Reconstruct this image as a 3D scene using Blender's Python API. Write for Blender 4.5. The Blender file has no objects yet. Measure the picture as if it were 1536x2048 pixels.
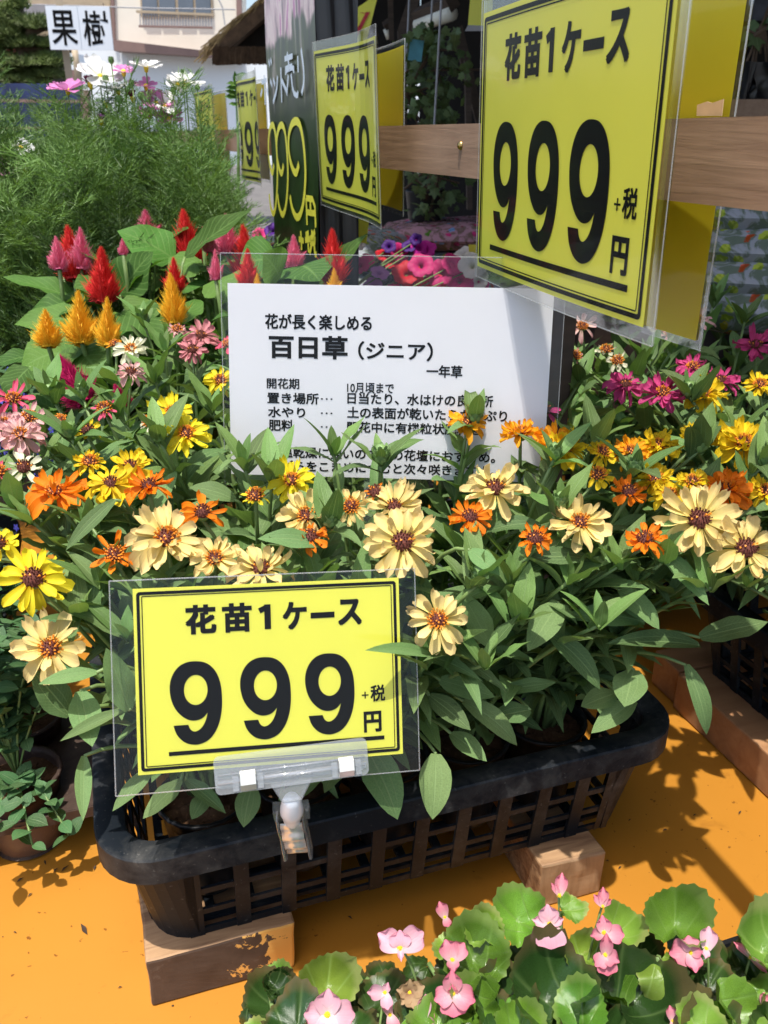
import bpy, bmesh, math, random
import numpy as np
from mathutils import Vector, Matrix, noise

R = math.radians
rnd = random.Random(7)
scene = bpy.context.scene
COL = scene.collection

# ------------------------------------------------------------------ camera, sky, sun, exposure
PITCH, YAW, EYE, FPX = R(24), R(18.4), 1.30, 1700.0
cam_data = bpy.data.cameras.new('camera')
cam = bpy.data.objects.new('camera', cam_data)
COL.objects.link(cam)
cam.location = (0, 0, EYE)
cam.rotation_euler = (R(90) - PITCH, 0, -YAW)
cam_data.sensor_fit = 'VERTICAL'
cam_data.sensor_height = 24.0
cam_data.lens = FPX / 2048 * 24.0
cam_data.clip_start = 0.02
cam_data.clip_end = 400
cam_data.dof.use_dof = True
cam_data.dof.focus_distance = 0.72
cam_data.dof.aperture_fstop = 11.0
scene.camera = cam

SUN_DIR = Vector((0.16, 0.21, -1.0)).normalized()      # the way the light travels
world = bpy.data.worlds.new('World')
scene.world = world
world.use_nodes = True
wn = world.node_tree.nodes; wl = world.node_tree.links
sky = wn.new('ShaderNodeTexSky')
sky.sky_type = 'NISHITA'
sky.sun_disc = False
sky.sun_elevation = math.asin(-SUN_DIR.z)
sky.sun_rotation = math.atan2(-SUN_DIR.x, -SUN_DIR.y)
sky.air_density = 1.0; sky.dust_density = 3.0; sky.ozone_density = 1.0
wn['Background'].inputs['Strength'].default_value = 0.15
wl.new(sky.outputs[0], wn['Background'].inputs['Color'])

sun_data = bpy.data.lights.new('sun', 'SUN')
sun_data.energy = 3.4
sun_data.angle = R(0.7)
sun_data.color = (1.0, 0.955, 0.88)
sun = bpy.data.objects.new('sun', sun_data)
COL.objects.link(sun)
sun.rotation_euler = SUN_DIR.to_track_quat('-Z', 'Y').to_euler()
sun.location = (0, 0, 5)

scene.view_settings.view_transform = 'Standard'
scene.view_settings.look = 'None'
scene.view_settings.exposure = 0.78
scene.view_settings.gamma = 1.0
scene.view_settings.use_curve_mapping = False
scene.render.engine = 'CYCLES'
scene.cycles.max_bounces = 8
scene.cycles.transparent_max_bounces = 16
scene.cycles.use_denoising = True

# ------------------------------------------------------------------ where a line of sight meets the place
def ray(px, py):
    h = (px - 768) / FPX; v = -(py - 1024) / FPX
    Y = math.cos(PITCH) + v * math.sin(PITCH); Z = -math.sin(PITCH) + v * math.cos(PITCH)
    return Vector((h * math.cos(YAW) + Y * math.sin(YAW), -h * math.sin(YAW) + Y * math.cos(YAW), Z))
EYEP = Vector((0, 0, EYE))
def at(px, py, t): return EYEP + ray(px, py) * t
def onz(px, py, z):
    r = ray(px, py); return EYEP + r * ((z - EYE) / r.z)
def dist(px, py, D):                  # at horizontal distance D in front of the viewer
    v = -(py - 1024) / FPX
    return at(px, py, D / (math.cos(PITCH) + v * math.sin(PITCH)))
CX = Vector((math.cos(YAW), -math.sin(YAW), 0)); CY = Vector((math.sin(YAW), math.cos(YAW), 0)); CZ = Vector((0, 0, 1))

# ------------------------------------------------------------------ materials
MATS = {}
def new_mat(name):
    m = bpy.data.materials.new(name); m.use_nodes = True
    MATS[name] = m
    return m, m.node_tree.nodes, m.node_tree.links, m.node_tree.nodes['Principled BSDF']
def tex(N, L, scale=5.0, detail=4.0, kind='Object', dist_=0.0, rough=0.55, stretch=None):
    tc = N.new('ShaderNodeTexCoord'); nz = N.new('ShaderNodeTexNoise')
    nz.inputs['Scale'].default_value = scale; nz.inputs['Detail'].default_value = detail
    nz.inputs['Distortion'].default_value = dist_; nz.inputs['Roughness'].default_value = rough
    if stretch:
        mp = N.new('ShaderNodeMapping'); mp.inputs['Scale'].default_value = stretch
        L.new(tc.outputs[kind], mp.inputs[0]); L.new(mp.outputs[0], nz.inputs['Vector'])
    else:
        L.new(tc.outputs[kind], nz.inputs['Vector'])
    return nz
def ramp(N, L, src, stops):
    r = N.new('ShaderNodeValToRGB')
    els = r.color_ramp.elements
    while len(els) < len(stops): els.new(0.5)
    for e, (p, c) in zip(els, stops):
        e.position = p; e.color = (c[0], c[1], c[2], 1)
    L.new(src, r.inputs[0]); return r
def bump(N, L, src, bsdf, strength=0.2, distance=0.002):
    b = N.new('ShaderNodeBump'); b.inputs['Strength'].default_value = strength
    b.inputs['Distance'].default_value = distance
    L.new(src, b.inputs['Height']); L.new(b.outputs[0], bsdf.inputs['Normal']); return b
def mul(c, k): return tuple(min(1, x * k) for x in c)

def plain(name, col, rough=0.6, var=0.18, scale=20, metal=0.0, bmp=0.1, spec=0.5, kind='Object', stretch=None):
    m, N, L, b = new_mat(name)
    nz = tex(N, L, scale, 5, kind, stretch=stretch)
    r = ramp(N, L, nz.outputs['Fac'], [(0.3, mul(col, 1 - var)), (0.7, mul(col, 1 + var))])
    L.new(r.outputs[0], b.inputs['Base Color'])
    b.inputs['Roughness'].default_value = rough; b.inputs['Metallic'].default_value = metal
    b.inputs['Specular IOR Level'].default_value = spec
    if bmp: bump(N, L, nz.outputs['Fac'], b, bmp)
    return m

def leaf_mat(name, col, vein, rough=0.5, spec=0.35, trans=0.28, veins='three', var=0.35, edge=None, back=None, hsv=0.02, nscale=60):
    """leaf: UV x 0..1 across, y 0..1 along; veins lighter; every leaf its own tone"""
    m, N, L, b = new_mat(name)
    uv = N.new('ShaderNodeUVMap'); sep = N.new('ShaderNodeSeparateXYZ'); L.new(uv.outputs[0], sep.inputs[0])
    def math_(op, a, bb=None, clamp=False):
        n = N.new('ShaderNodeMath'); n.operation = op; n.use_clamp = clamp
        for i, s in enumerate((a, bb)):
            if s is None: continue
            if isinstance(s, (int, float)): n.inputs[i].default_value = s
            else: L.new(s, n.inputs[i])
        return n.outputs[0]
    cx = math_('ABSOLUTE', math_('SUBTRACT', sep.outputs[0], 0.5))
    mid = math_('SUBTRACT', 1.0, math_('MULTIPLY', cx, 26.0), True)
    if veins == 'three':
        # two long side veins that follow the edge
        side = math_('SUBTRACT', 1.0, math_('MULTIPLY', math_('ABSOLUTE', math_('SUBTRACT', cx, 0.2)), 34.0), True)
        side = math_('MULTIPLY', side, 0.35)
        fine = math_('MULTIPLY', math_('POWER', math_('ABSOLUTE', math_('SINE', math_('MULTIPLY', math_('SUBTRACT', sep.outputs[1], math_('MULTIPLY', cx, 0.5)), 46.0))), 14.0), 0.12)
    elif veins == 'pinnate':
        side = math_('MULTIPLY', math_('POWER', math_('ABSOLUTE', math_('SINE', math_('MULTIPLY', math_('SUBTRACT', sep.outputs[1], math_('MULTIPLY', cx, 0.62)), 27.0))), 24.0), 0.55)
        fine = 0.0
    elif veins == 'palm':
        # veins fan out from the leaf stalk
        ang = math_('ARCTAN2', math_('SUBTRACT', sep.outputs[0], 0.5), math_('SUBTRACT', sep.outputs[1], 0.06))
        side = math_('MULTIPLY', math_('POWER', math_('ABSOLUTE', math_('COSINE', math_('MULTIPLY', ang, 5.6))), 60.0), 0.6)
        mid = math_('MULTIPLY', mid, 0.8); fine = 0.0
    else:
        side = 0.0; fine = 0.0
    v = math_('MAXIMUM', math_('MULTIPLY', mid, 0.75), math_('ADD', side, fine), True)
    nz = tex(N, L, nscale, 4, 'Object')
    base = ramp(N, L, nz.outputs['Fac'], [(0.3, mul(col, 1 - var * 0.5)), (0.72, mul(col, 1 + var * 0.5))])
    oi = N.new('ShaderNodeObjectInfo')
    hs = N.new('ShaderNodeHueSaturation')
    mr = N.new('ShaderNodeMapRange'); mr.inputs['To Min'].default_value = 1 - var; mr.inputs['To Max'].default_value = 1 + var
    L.new(oi.outputs['Random'], mr.inputs['Value']); L.new(mr.outputs[0], hs.inputs['Value'])
    mh = N.new('ShaderNodeMapRange'); mh.inputs['To Min'].default_value = 0.5 - hsv; mh.inputs['To Max'].default_value = 0.5 + hsv * 0.6
    wn_ = N.new('ShaderNodeTexWhiteNoise'); wn_.noise_dimensions = '1D'; L.new(oi.outputs['Random'], wn_.inputs['W'])
    L.new(wn_.outputs['Value'], mh.inputs['Value']); L.new(mh.outputs[0], hs.inputs['Hue'])
    L.new(base.outputs[0], hs.inputs['Color'])
    mx = N.new('ShaderNodeMixRGB'); mx.inputs['Color2'].default_value = (*vein, 1)
    L.new(v, mx.inputs['Fac']); L.new(hs.outputs[0], mx.inputs['Color1'])
    out = mx.outputs[0]
    if edge:
        yy = math_('SUBTRACT', sep.outputs[1], 0.45); rad_ = math_('POWER', math_('ADD', math_('MULTIPLY', cx, cx), math_('MULTIPLY', yy, yy)), 0.5)
        e = math_('MULTIPLY', math_('SUBTRACT', rad_, 0.44), 9.0, True)
        me = N.new('ShaderNodeMixRGB'); me.inputs['Color2'].default_value = (*edge, 1)
        L.new(e, me.inputs['Fac']); L.new(out, me.inputs['Color1']); out = me.outputs[0]
    L.new(out, b.inputs['Base Color'])
    b.inputs['Roughness'].default_value = rough; b.inputs['Specular IOR Level'].default_value = spec
    add = math_('ADD', math_('MULTIPLY', v, -0.6), math_('MULTIPLY', nz.outputs['Fac'], 0.5))
    bp = bump(N, L, add, b, 0.5, 0.0012)
    tr = N.new('ShaderNodeBsdfTranslucent'); mixs = N.new('ShaderNodeMixShader')
    br = N.new('ShaderNodeMixRGB'); br.blend_type = 'MULTIPLY'; br.inputs['Fac'].default_value = 1; br.inputs['Color2'].default_value = (1.0, 1.0, 0.45, 1)
    L.new(out, br.inputs['Color1']); L.new(br.outputs[0], tr.inputs['Color'])
    mixs.inputs[0].default_value = trans
    L.new(b.outputs[0], mixs.inputs[1]); L.new(tr.outputs[0], mixs.inputs[2])
    L.new(mixs.outputs[0], N['Material Output'].inputs['Surface'])
    return m

def petal_mat(name, col, base_col=None, var=0.22, trans=0.3, rough=0.55, sheen=0.2, tip=None):
    m, N, L, b = new_mat(name)
    uv = N.new('ShaderNodeUVMap'); sep = N.new('ShaderNodeSeparateXYZ'); L.new(uv.outputs[0], sep.inputs[0])
    bc = base_col or mul(col, 0.8)
    stops = [(0.0, bc), (0.45, col), (1.0, tip or col)]
    r = ramp(N, L, sep.outputs[1], stops)
    # fine lengthwise lines
    mp = N.new('ShaderNodeMapping'); mp.inputs['Scale'].default_value = (14, 1.2, 1); L.new(uv.outputs[0], mp.inputs[0])
    nz = N.new('ShaderNodeTexNoise'); nz.inputs['Scale'].default_value = 1.6; nz.inputs['Detail'].default_value = 3; L.new(mp.outputs[0], nz.inputs['Vector'])
    oi = N.new('ShaderNodeObjectInfo'); hs = N.new('ShaderNodeHueSaturation')
    mr = N.new('ShaderNodeMapRange'); mr.inputs['To Min'].default_value = 1 - var; mr.inputs['To Max'].default_value = 1 + var * 0.6
    L.new(oi.outputs['Random'], mr.inputs['Value']); L.new(mr.outputs[0], hs.inputs['Value']); L.new(r.outputs[0], hs.inputs['Color'])
    ml = N.new('ShaderNodeMixRGB'); ml.blend_type = 'MULTIPLY'; ml.inputs['Fac'].default_value = 0.18
    L.new(hs.outputs[0], ml.inputs['Color1']); L.new(nz.outputs['Fac'], ml.inputs['Color2'])
    L.new(ml.outputs[0], b.inputs['Base Color'])
    b.inputs['Roughness'].default_value = rough; b.inputs['Specular IOR Level'].default_value = 0.25
    bump(N, L, nz.outputs['Fac'], b, 0.5, 0.0008)
    tr = N.new('ShaderNodeBsdfTranslucent'); mixs = N.new('ShaderNodeMixShader'); L.new(ml.outputs[0], tr.inputs['Color'])
    mixs.inputs[0].default_value = trans
    L.new(b.outputs[0], mixs.inputs[1]); L.new(tr.outputs[0], mixs.inputs[2]); L.new(mixs.outputs[0], N['Material Output'].inputs['Surface'])
    return m

def clear_film(name, tint=(0.994, 0.996, 0.996), gloss=0.004, haze=0.002, rough=0.05):
    m = bpy.data.materials.new(name); m.use_nodes = True; MATS[name] = m
    N, L = m.node_tree.nodes, m.node_tree.links; N.clear()
    o = N.new('ShaderNodeOutputMaterial'); t = N.new('ShaderNodeBsdfTransparent'); t.inputs['Color'].default_value = (*tint, 1)
    g = N.new('ShaderNodeBsdfGlossy'); g.inputs['Roughness'].default_value = rough
    d = N.new('ShaderNodeBsdfDiffuse'); d.inputs['Color'].default_value = (0.9, 0.92, 0.95, 1)
    lw = N.new('ShaderNodeLayerWeight'); lw.inputs['Blend'].default_value = 0.25
    mr = N.new('ShaderNodeMapRange'); mr.inputs['To Min'].default_value = gloss; mr.inputs['To Max'].default_value = 0.45
    L.new(lw.outputs['Fresnel'], mr.inputs['Value'])
    m1 = N.new('ShaderNodeMixShader'); L.new(mr.outputs[0], m1.inputs[0]); L.new(t.outputs[0], m1.inputs[1]); L.new(g.outputs[0], m1.inputs[2])
    m2 = N.new('ShaderNodeMixShader'); m2.inputs[0].default_value = haze; L.new(m1.outputs[0], m2.inputs[1]); L.new(d.outputs[0], m2.inputs[2])
    L.new(m2.outputs[0], o.inputs['Surface'])
    return m

def paper_mat(name, col, trans=0.35, var=0.03):
    m, N, L, b = new_mat(name)
    nz = tex(N, L, 14, 3, 'Object'); r = ramp(N, L, nz.outputs['Fac'], [(0.3, mul(col, 1 - var)), (0.7, col)])
    L.new(r.outputs[0], b.inputs['Base Color']); b.inputs['Roughness'].default_value = 0.5
    b.inputs['Coat Weight'].default_value = 0.25; b.inputs['Coat Roughness'].default_value = 0.12
    tr = N.new('ShaderNodeBsdfTranslucent'); mixs = N.new('ShaderNodeMixShader'); L.new(r.outputs[0], tr.inputs['Color'])
    mixs.inputs[0].default_value = trans
    L.new(b.outputs[0], mixs.inputs[1]); L.new(tr.outputs[0], mixs.inputs[2]); L.new(mixs.outputs[0], N['Material Output'].inputs['Surface'])
    return m

def wood_mat(name, c1, c2, scale=(1, 14, 14), rough=0.7, nscale=6):
    m, N, L, b = new_mat(name)
    nz = tex(N, L, nscale, 6, 'Object', 0.6, stretch=scale)
    n2 = tex(N, L, 9, 4, 'Object')
    r = ramp(N, L, nz.outputs['Fac'], [(0.28, c1), (0.5, tuple((a + d) / 2 for a, d in zip(c1, c2))), (0.72, c2)])
    mx = N.new('ShaderNodeMixRGB'); mx.blend_type = 'MULTIPLY'; mx.inputs['Fac'].default_value = 0.5
    r2 = ramp(N, L, n2.outputs['Fac'], [(0.3, (0.6, 0.55, 0.5)), (0.6, (1, 1, 1))])
    L.new(r.outputs[0], mx.inputs['Color1']); L.new(r2.outputs[0], mx.inputs['Color2'])
    L.new(mx.outputs[0], b.inputs['Base Color']); b.inputs['Roughness'].default_value = rough
    bump(N, L, nz.outputs['Fac'], b, 0.5, 0.0015)
    return m

def dusty(name, col, dust, amount=0.5, rough=0.45, scale=28):
    m, N, L, b = new_mat(name)
    nz = tex(N, L, scale, 8, 'Object', 0.4, 0.7); n2 = tex(N, L, 6, 5, 'Object', 0.3)
    n3 = tex(N, L, 240, 2, 'Object')
    mm = N.new('ShaderNodeMath'); mm.operation = 'MULTIPLY'; L.new(nz.outputs['Fac'], mm.inputs[0]); L.new(n2.outputs['Fac'], mm.inputs[1])
    r = ramp(N, L, mm.outputs[0], [(0.24, col), (0.36, tuple(a * (1 - amount * .35) + d * amount * .35 for a, d in zip(col, dust))), (0.47, tuple(a * (1 - amount) + d * amount for a, d in zip(col, dust)))])
    sp = ramp(N, L, n3.outputs['Fac'], [(0.66, (0, 0, 0)), (0.74, mul(dust, 0.5))])
    b.inputs['Specular IOR Level'].default_value = 0.16
    ad = N.new('ShaderNodeMixRGB'); ad.blend_type = 'ADD'; ad.inputs['Fac'].default_value = 0.5
    L.new(r.outputs[0], ad.inputs['Color1']); L.new(sp.outputs[0], ad.inputs['Color2'])
    L.new(ad.outputs[0], b.inputs['Base Color']); b.inputs['Roughness'].default_value = rough
    bump(N, L, nz.outputs['Fac'], b, 0.25, 0.001)
    return m

M = {}
M['zinnia_leaf'] = leaf_mat('zinnia_leaf', (0.130, 0.222, 0.078), (0.24, 0.35, 0.14), rough=0.6, spec=0.22)
M['zinnia_young'] = leaf_mat('zinnia_young_leaf', (0.14, 0.25, 0.07), (0.24, 0.36, 0.14), rough=0.5, spec=0.3)
M['stem'] = plain('stem_green', (0.15, 0.23, 0.07), 0.5, 0.25, 60)
M['bud'] = plain('bud_green', (0.17, 0.28, 0.09), 0.5, 0.25, 180)
M['celosia_leaf'] = leaf_mat('celosia_leaf', (0.07, 0.165, 0.028), (0.15, 0.27, 0.07), rough=0.6, veins='pinnate', spec=0.2, trans=.3)
M['petunia_leaf'] = leaf_mat('petunia_leaf', (0.09, 0.18, 0.05), (0.16, 0.26, 0.09), rough=0.5)
M['begonia_leaf'] = leaf_mat('begonia_leaf', (0.10, 0.24, 0.026), (0.15, 0.27, 0.05), rough=0.16, spec=0.7, veins='palm', edge=(0.20, 0.30, 0.07), var=0.4)
M['begonia_young'] = leaf_mat('begonia_young_leaf', (0.19, 0.33, 0.045), (0.27, 0.40, 0.10), rough=0.2, spec=0.6, veins='palm', edge=(0.34, 0.40, 0.12), var=0.2)
M['begonia_dark'] = leaf_mat('begonia_dark_leaf', (0.03, 0.075, 0.016), (0.10, 0.17, 0.05), rough=0.2, spec=0.7, veins='palm', edge=(0.12, 0.1, 0.04), var=0.3)
M['herb_leaf'] = leaf_mat('herb_leaf', (0.07, 0.16, 0.06), (0.18, 0.28, 0.12), rough=0.45)
M['ivy_leaf'] = leaf_mat('ivy_leaf', (0.10, 0.16, 0.06), (0.2, 0.26, 0.12))
M['cosmos_green'] = leaf_mat('cosmos_green', (0.085, 0.165, 0.040), (0.085, 0.165, 0.040), veins='none', trans=0.3, hsv=0.01, nscale=11, var=0.55)
M['pine_needle'] = plain('pine_needle', (0.10, 0.14, 0.03), 0.6, 0.4, 3)
M['bark'] = plain('bark', (0.10, 0.065, 0.04), 0.9, 0.4, 12)
ZC = {
 'cream': petal_mat('petal_cream', (0.88, 0.72, 0.27), (0.82, 0.62, 0.13), tip=(0.90, 0.70, 0.32)),
 'yellow': petal_mat('petal_yellow', (0.88, 0.64, 0.02), (0.70, 0.36, 0.01)),
 'lemon': petal_mat('petal_lemon', (0.90, 0.76, 0.03), (0.80, 0.52, 0.01)),
 'amber': petal_mat('petal_amber', (0.95, 0.42, 0.012), (0.80, 0.28, 0.01)),
 'orange': petal_mat('petal_orange', (0.92, 0.25, 0.008), (0.75, 0.16, 0.006)),
 'magenta': petal_mat('petal_magenta', (0.62, 0.07, 0.24), (0.40, 0.02, 0.12)),
 'pink': petal_mat('petal_pink', (0.82, 0.12, 0.22), (0.6, 0.06, 0.12)),
 'dusty': petal_mat('petal_dusty_pink', (0.70, 0.28, 0.30), (0.5, 0.2, 0.15)),
 'blush': petal_mat('petal_blush', (0.85, 0.55, 0.50), (0.75, 0.60, 0.42), tip=(0.8, 0.4, 0.42)),
 'white': petal_mat('petal_white', (0.84, 0.84, 0.62), (0.74, 0.74, 0.30)),
 'c_white': petal_mat('petal_cosmos_white', (0.85, 0.86, 0.84), (0.8, 0.82, 0.66)),
 'c_pink': petal_mat('petal_cosmos_pink', (0.72, 0.26, 0.56), (0.6, 0.18, 0.45)),
 'c_wine': petal_mat('petal_cosmos_wine', (0.22, 0.04, 0.09), (0.15, 0.02, 0.06)),
 'p_red': petal_mat('petal_petunia_red', (0.68, 0.015, 0.03), (0.35, 0.01, 0.03)),
 'p_rose': petal_mat('petal_petunia_rose', (0.68, 0.03, 0.20), (0.35, 0.01, 0.1)),
 'p_magenta': petal_mat('petal_petunia_magenta', (0.62, 0.02, 0.36), (0.3, 0.01, 0.2)),
 'p_lilac': petal_mat('petal_petunia_lilac', (0.58, 0.26, 0.62), (0.4, 0.1, 0.4)),
 'p_violet': petal_mat('petal_petunia_violet', (0.09, 0.015, 0.25), (0.05, 0.01, 0.12)),
 'p_white': petal_mat('petal_petunia_white', (0.85, 0.83, 0.76), (0.7, 0.7, 0.4)),
 'b_pink': petal_mat('petal_begonia_pink', (0.85, 0.36, 0.43), (0.88, 0.62, 0.62), tip=(0.82, 0.2, 0.30), trans=0.35, rough=0.35),
 'b_pale': petal_mat('petal_begonia_pale', (0.86, 0.52, 0.60), (0.88, 0.68, 0.68), tip=(0.84, 0.38, 0.48), trans=0.35, rough=0.35),
 'dried': petal_mat('petal_dried', (0.45, 0.30, 0.16), (0.3, 0.16, 0.1)),
 'lob': petal_mat('petal_lobelia', (0.10, 0.10, 0.62), (0.2, 0.2, 0.7)),
}
def plume_mat(name, c1, c2):
    m, N, L, b = new_mat(name)
    g = N.new('ShaderNodeUVMap'); s = N.new('ShaderNodeSeparateXYZ'); L.new(g.outputs[0], s.inputs[0])
    r = ramp(N, L, s.outputs[1], [(0.1, c1), (0.95, c2)]); L.new(r.outputs[0], b.inputs['Base Color']); b.inputs['Roughness'].default_value = 0.6
    b.inputs['Specular IOR Level'].default_value = 0.2
    tr = N.new('ShaderNodeBsdfTranslucent'); mixs = N.new('ShaderNodeMixShader'); L.new(r.outputs[0], tr.inputs['Color']); mixs.inputs[0].default_value = 0.3
    L.new(b.outputs[0], mixs.inputs[1]); L.new(tr.outputs[0], mixs.inputs[2]); L.new(mixs.outputs[0], N['Material Output'].inputs['Surface'])
    return m
PL = {'red': plume_mat('plume_red', (0.50, 0.005, 0.012), (0.88, 0.07, 0.06)),
      'pink': plume_mat('plume_pink', (0.68, 0.03, 0.16), (0.90, 0.34, 0.46)),
      'gold': plume_mat('plume_gold', (0.78, 0.36, 0.008), (0.95, 0.66, 0.06)),
      'wine': plume_mat('plume_wine', (0.30, 0.004, 0.06), (0.60, 0.02, 0.14))}
M['floret'] = plain('floret_orange', (0.80, 0.26, 0.02), 0.6, 0.35, 400, bmp=0)
M['disc_dark'] = plain('disc_dark', (0.10, 0.022, 0.012), 0.8, 0.5, 500)
M['stamen'] = plain('stamen_yellow', (0.85, 0.60, 0.03), 0.6, 0.2, 300)
M['soil'] = dusty('soil', (0.07, 0.036, 0.018), (0.26, 0.15, 0.08), 0.8, 0.95, 60)
M['crate'] = dusty('crate_plastic', (0.008, 0.011, 0.015), (0.20, 0.19, 0.17), 0.4, 0.5, 38)
M['pot'] = dusty('pot_plastic', (0.014, 0.014, 0.015), (0.12, 0.11, 0.10), 0.5, 0.3, 40)
M['brown_plastic'] = dusty('brown_plastic', (0.05, 0.032, 0.026), (0.20, 0.15, 0.11), 0.5, 0.4, 30)
M['paper_y'] = paper_mat('yellow_paper', (0.84, 0.83, 0.085), 0.12)
M['paper_y2'] = paper_mat('yellow_paper_backlit', (0.84, 0.72, 0.03), 0.4)  # light coming through from behind is put into this deeper yellow
M['paper_w'] = paper_mat('white_paper', (0.86, 0.86, 0.88), 0.15)
M['ink'] = plain('black_ink', (0.006, 0.006, 0.006), 0.5, 0.1, 10, bmp=0, spec=0.08)
M['cup'] = dusty('cup_plastic', (0.13, 0.085, 0.06), (0.28, 0.22, 0.17), 0.4, 0.35, 30)
M['film'] = clear_film('clear_film')
M['acrylic'] = clear_film('clear_acrylic', (0.90, 0.92, 0.94), 0.08, 0.10, 0.08)
M['film_edge'] = clear_film('film_edge', (0.88, 0.90, 0.89), 0.12, 0.16, 0.2)
M['smoke'] = clear_film('smoky_acrylic', (0.72, 0.70, 0.66), 0.14, 0.10, 0.12)
M['joint'] = plain('white_joint', (0.82, 0.83, 0.85), 0.25, 0.03, 20, bmp=0)
M['chrome'] = plain('chrome', (0.86, 0.85, 0.80), 0.2, 0.03, 20, metal=0.6, bmp=0)
M['rail'] = wood_mat('rail_wood', (0.26, 0.155, 0.095), (0.36, 0.23, 0.145), (16, 1, 16), nscale=5)
M['block'] = wood_mat('block_wood', (0.16, 0.075, 0.035), (0.50, 0.31, 0.16), (1, 12, 14), nscale=9)
M['block_end'] = wood_mat('block_end_wood', (0.26, 0.16, 0.085), (0.46, 0.30, 0.17), (6, 6, 1.5), nscale=14)
M['dark_wood'] = wood_mat('dark_wood', (0.045, 0.03, 0.022), (0.10, 0.07, 0.05), (1, 1, 10))
M['beam'] = wood_mat('beam_wood', (0.30, 0.14, 0.06), (0.42, 0.22, 0.10), (1, 10, 10))
M['black'] = plain('black_plastic', (0.012, 0.012, 0.014), 0.3, 0.3, 10)
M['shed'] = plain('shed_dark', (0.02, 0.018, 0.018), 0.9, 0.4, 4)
M['cream_wall'] = plain('cream_wall', (0.80, 0.74, 0.62), 0.8, 0.05, 2)
M['white_wall'] = plain('white_wall', (0.80, 0.84, 0.86), 0.8, 0.03, 1)
M['brown_trim'] = plain('brown_trim', (0.24, 0.15, 0.125), 0.6, 0.12, 4)
M['tan_trim'] = plain('tan_trim', (0.42, 0.33, 0.22), 0.6, 0.1, 8)
M['grey_trim'] = plain('grey_trim', (0.34, 0.34, 0.35), 0.6, 0.1, 8)
M['pane'] = plain('window_pane', (0.10, 0.12, 0.15), 0.12, 0.2, 2, spec=0.8)
M['board'] = plain('sign_board_white', (0.72, 0.76, 0.80), 0.4, 0.02, 3)
M['straw'] = plain('straw', (0.36, 0.24, 0.10), 0.9, 0.5, 40)
M['straw_dark'] = plain('straw_dark', (0.11, 0.065, 0.035), 0.95, 0.4, 30)
M['ground'] = plain('ground', (0.12, 0.11, 0.10), 0.95, 0.25, 3)
M['blue_net'] = plain('blue_net', (0.02, 0.035, 0.11), 0.8, 0.6, 5)
M['red_roof'] = plain('red_roof', (0.22, 0.035, 0.03), 0.6, 0.2, 5)
M['terracotta'] = plain('terracotta', (0.24, 0.08, 0.045), 0.8, 0.2, 20)
M['bag_red'] = plain('bag_print_red', (0.60, 0.08, 0.04), 0.4, 0.2, 30)
M['red_ink'] = plain('red_ink', (0.45, 0.02, 0.03), 0.5, 0.1, 30)
M['lamp_white'] = plain('lamp_tube_white', (0.8, 0.78, 0.66), 0.3, 0.05, 5)
M['chalk'] = plain('chalk_blue', (0.55, 0.62, 0.70), 0.6, 0.08, 60)
M['marker_y'] = plain('marker_yellow', (0.72, 0.68, 0.06), 0.45, 0.12, 40)
M['blue_tag'] = plain('teal_plastic', (0.05, 0.25, 0.32), 0.4, 0.2, 30)
M['brass'] = plain('brass_screw', (0.5, 0.34, 0.12), 0.25, 0.1, 60, metal=1.0)

# orange painted table top: scuffs, grey smudges, specks of dirt
m, N, L, b = new_mat('orange_paint')
n1 = tex(N, L, 3, 5, 'Object'); n2 = tex(N, L, 22, 8, 'Object', 0.8, 0.7); n3 = tex(N, L, 130, 3, 'Object')
r1 = ramp(N, L, n1.outputs['Fac'], [(0.3, (0.40, 0.166, 0.016)), (0.7, (0.45, 0.192, 0.022))])
r2 = ramp(N, L, n2.outputs['Fac'], [(0.60, (1, 1, 1)), (0.78, (0.66, 0.62, 0.62))])
r3 = ramp(N, L, n3.outputs['Fac'], [(0.70, (1, 1, 1)), (0.74, (0.30, 0.22, 0.2))])
mx = N.new('ShaderNodeMixRGB'); mx.blend_type = 'MULTIPLY'; mx.inputs['Fac'].default_value = 0.8
L.new(r1.outputs[0], mx.inputs['Color1']); L.new(r2.outputs[0], mx.inputs['Color2'])
my = N.new('ShaderNodeMixRGB'); my.blend_type = 'MULTIPLY'; my.inputs['Fac'].default_value = 0.8
L.new(mx.outputs[0], my.inputs['Color1']); L.new(r3.outputs[0], my.inputs['Color2'])
L.new(my.outputs[0], b.inputs['Base Color']); b.inputs['Roughness'].default_value = 0.5; b.inputs['Specular IOR Level'].default_value = 0.35
bump(N, L, n2.outputs['Fac'], b, 0.1, 0.001)
M['orange'] = m
# the front face of the block: dark weathered with flakes of old orange paint towards one end
m, N, L, b = new_mat('block_painted_face')
n1 = tex(N, L, 30, 8, 'Object', 0.5, 0.7); n2 = tex(N, L, 44, 7, 'Object', 0.3, 0.65)
r1 = ramp(N, L, n1.outputs['Fac'], [(0.3, (0.055, 0.032, 0.02)), (0.62, (0.085, 0.052, 0.034)), (0.75, (0.17, 0.13, 0.10))])
tc = N.new('ShaderNodeTexCoord'); sp = N.new('ShaderNodeSeparateXYZ'); L.new(tc.outputs['Object'], sp.inputs[0])
mr = N.new('ShaderNodeMapRange'); mr.inputs['From Min'].default_value = -0.03; mr.inputs['From Max'].default_value = 0.045; mr.inputs['To Min'].default_value = -0.30; mr.inputs['To Max'].default_value = 0.17
L.new(sp.outputs[0], mr.inputs['Value'])
ad = N.new('ShaderNodeMath'); ad.operation = 'ADD'; L.new(mr.outputs[0], ad.inputs[0]); L.new(n2.outputs['Fac'], ad.inputs[1])
r2 = ramp(N, L, ad.outputs[0], [(0.56, (0, 0, 0)), (0.575, (1, 1, 1))])
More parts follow.
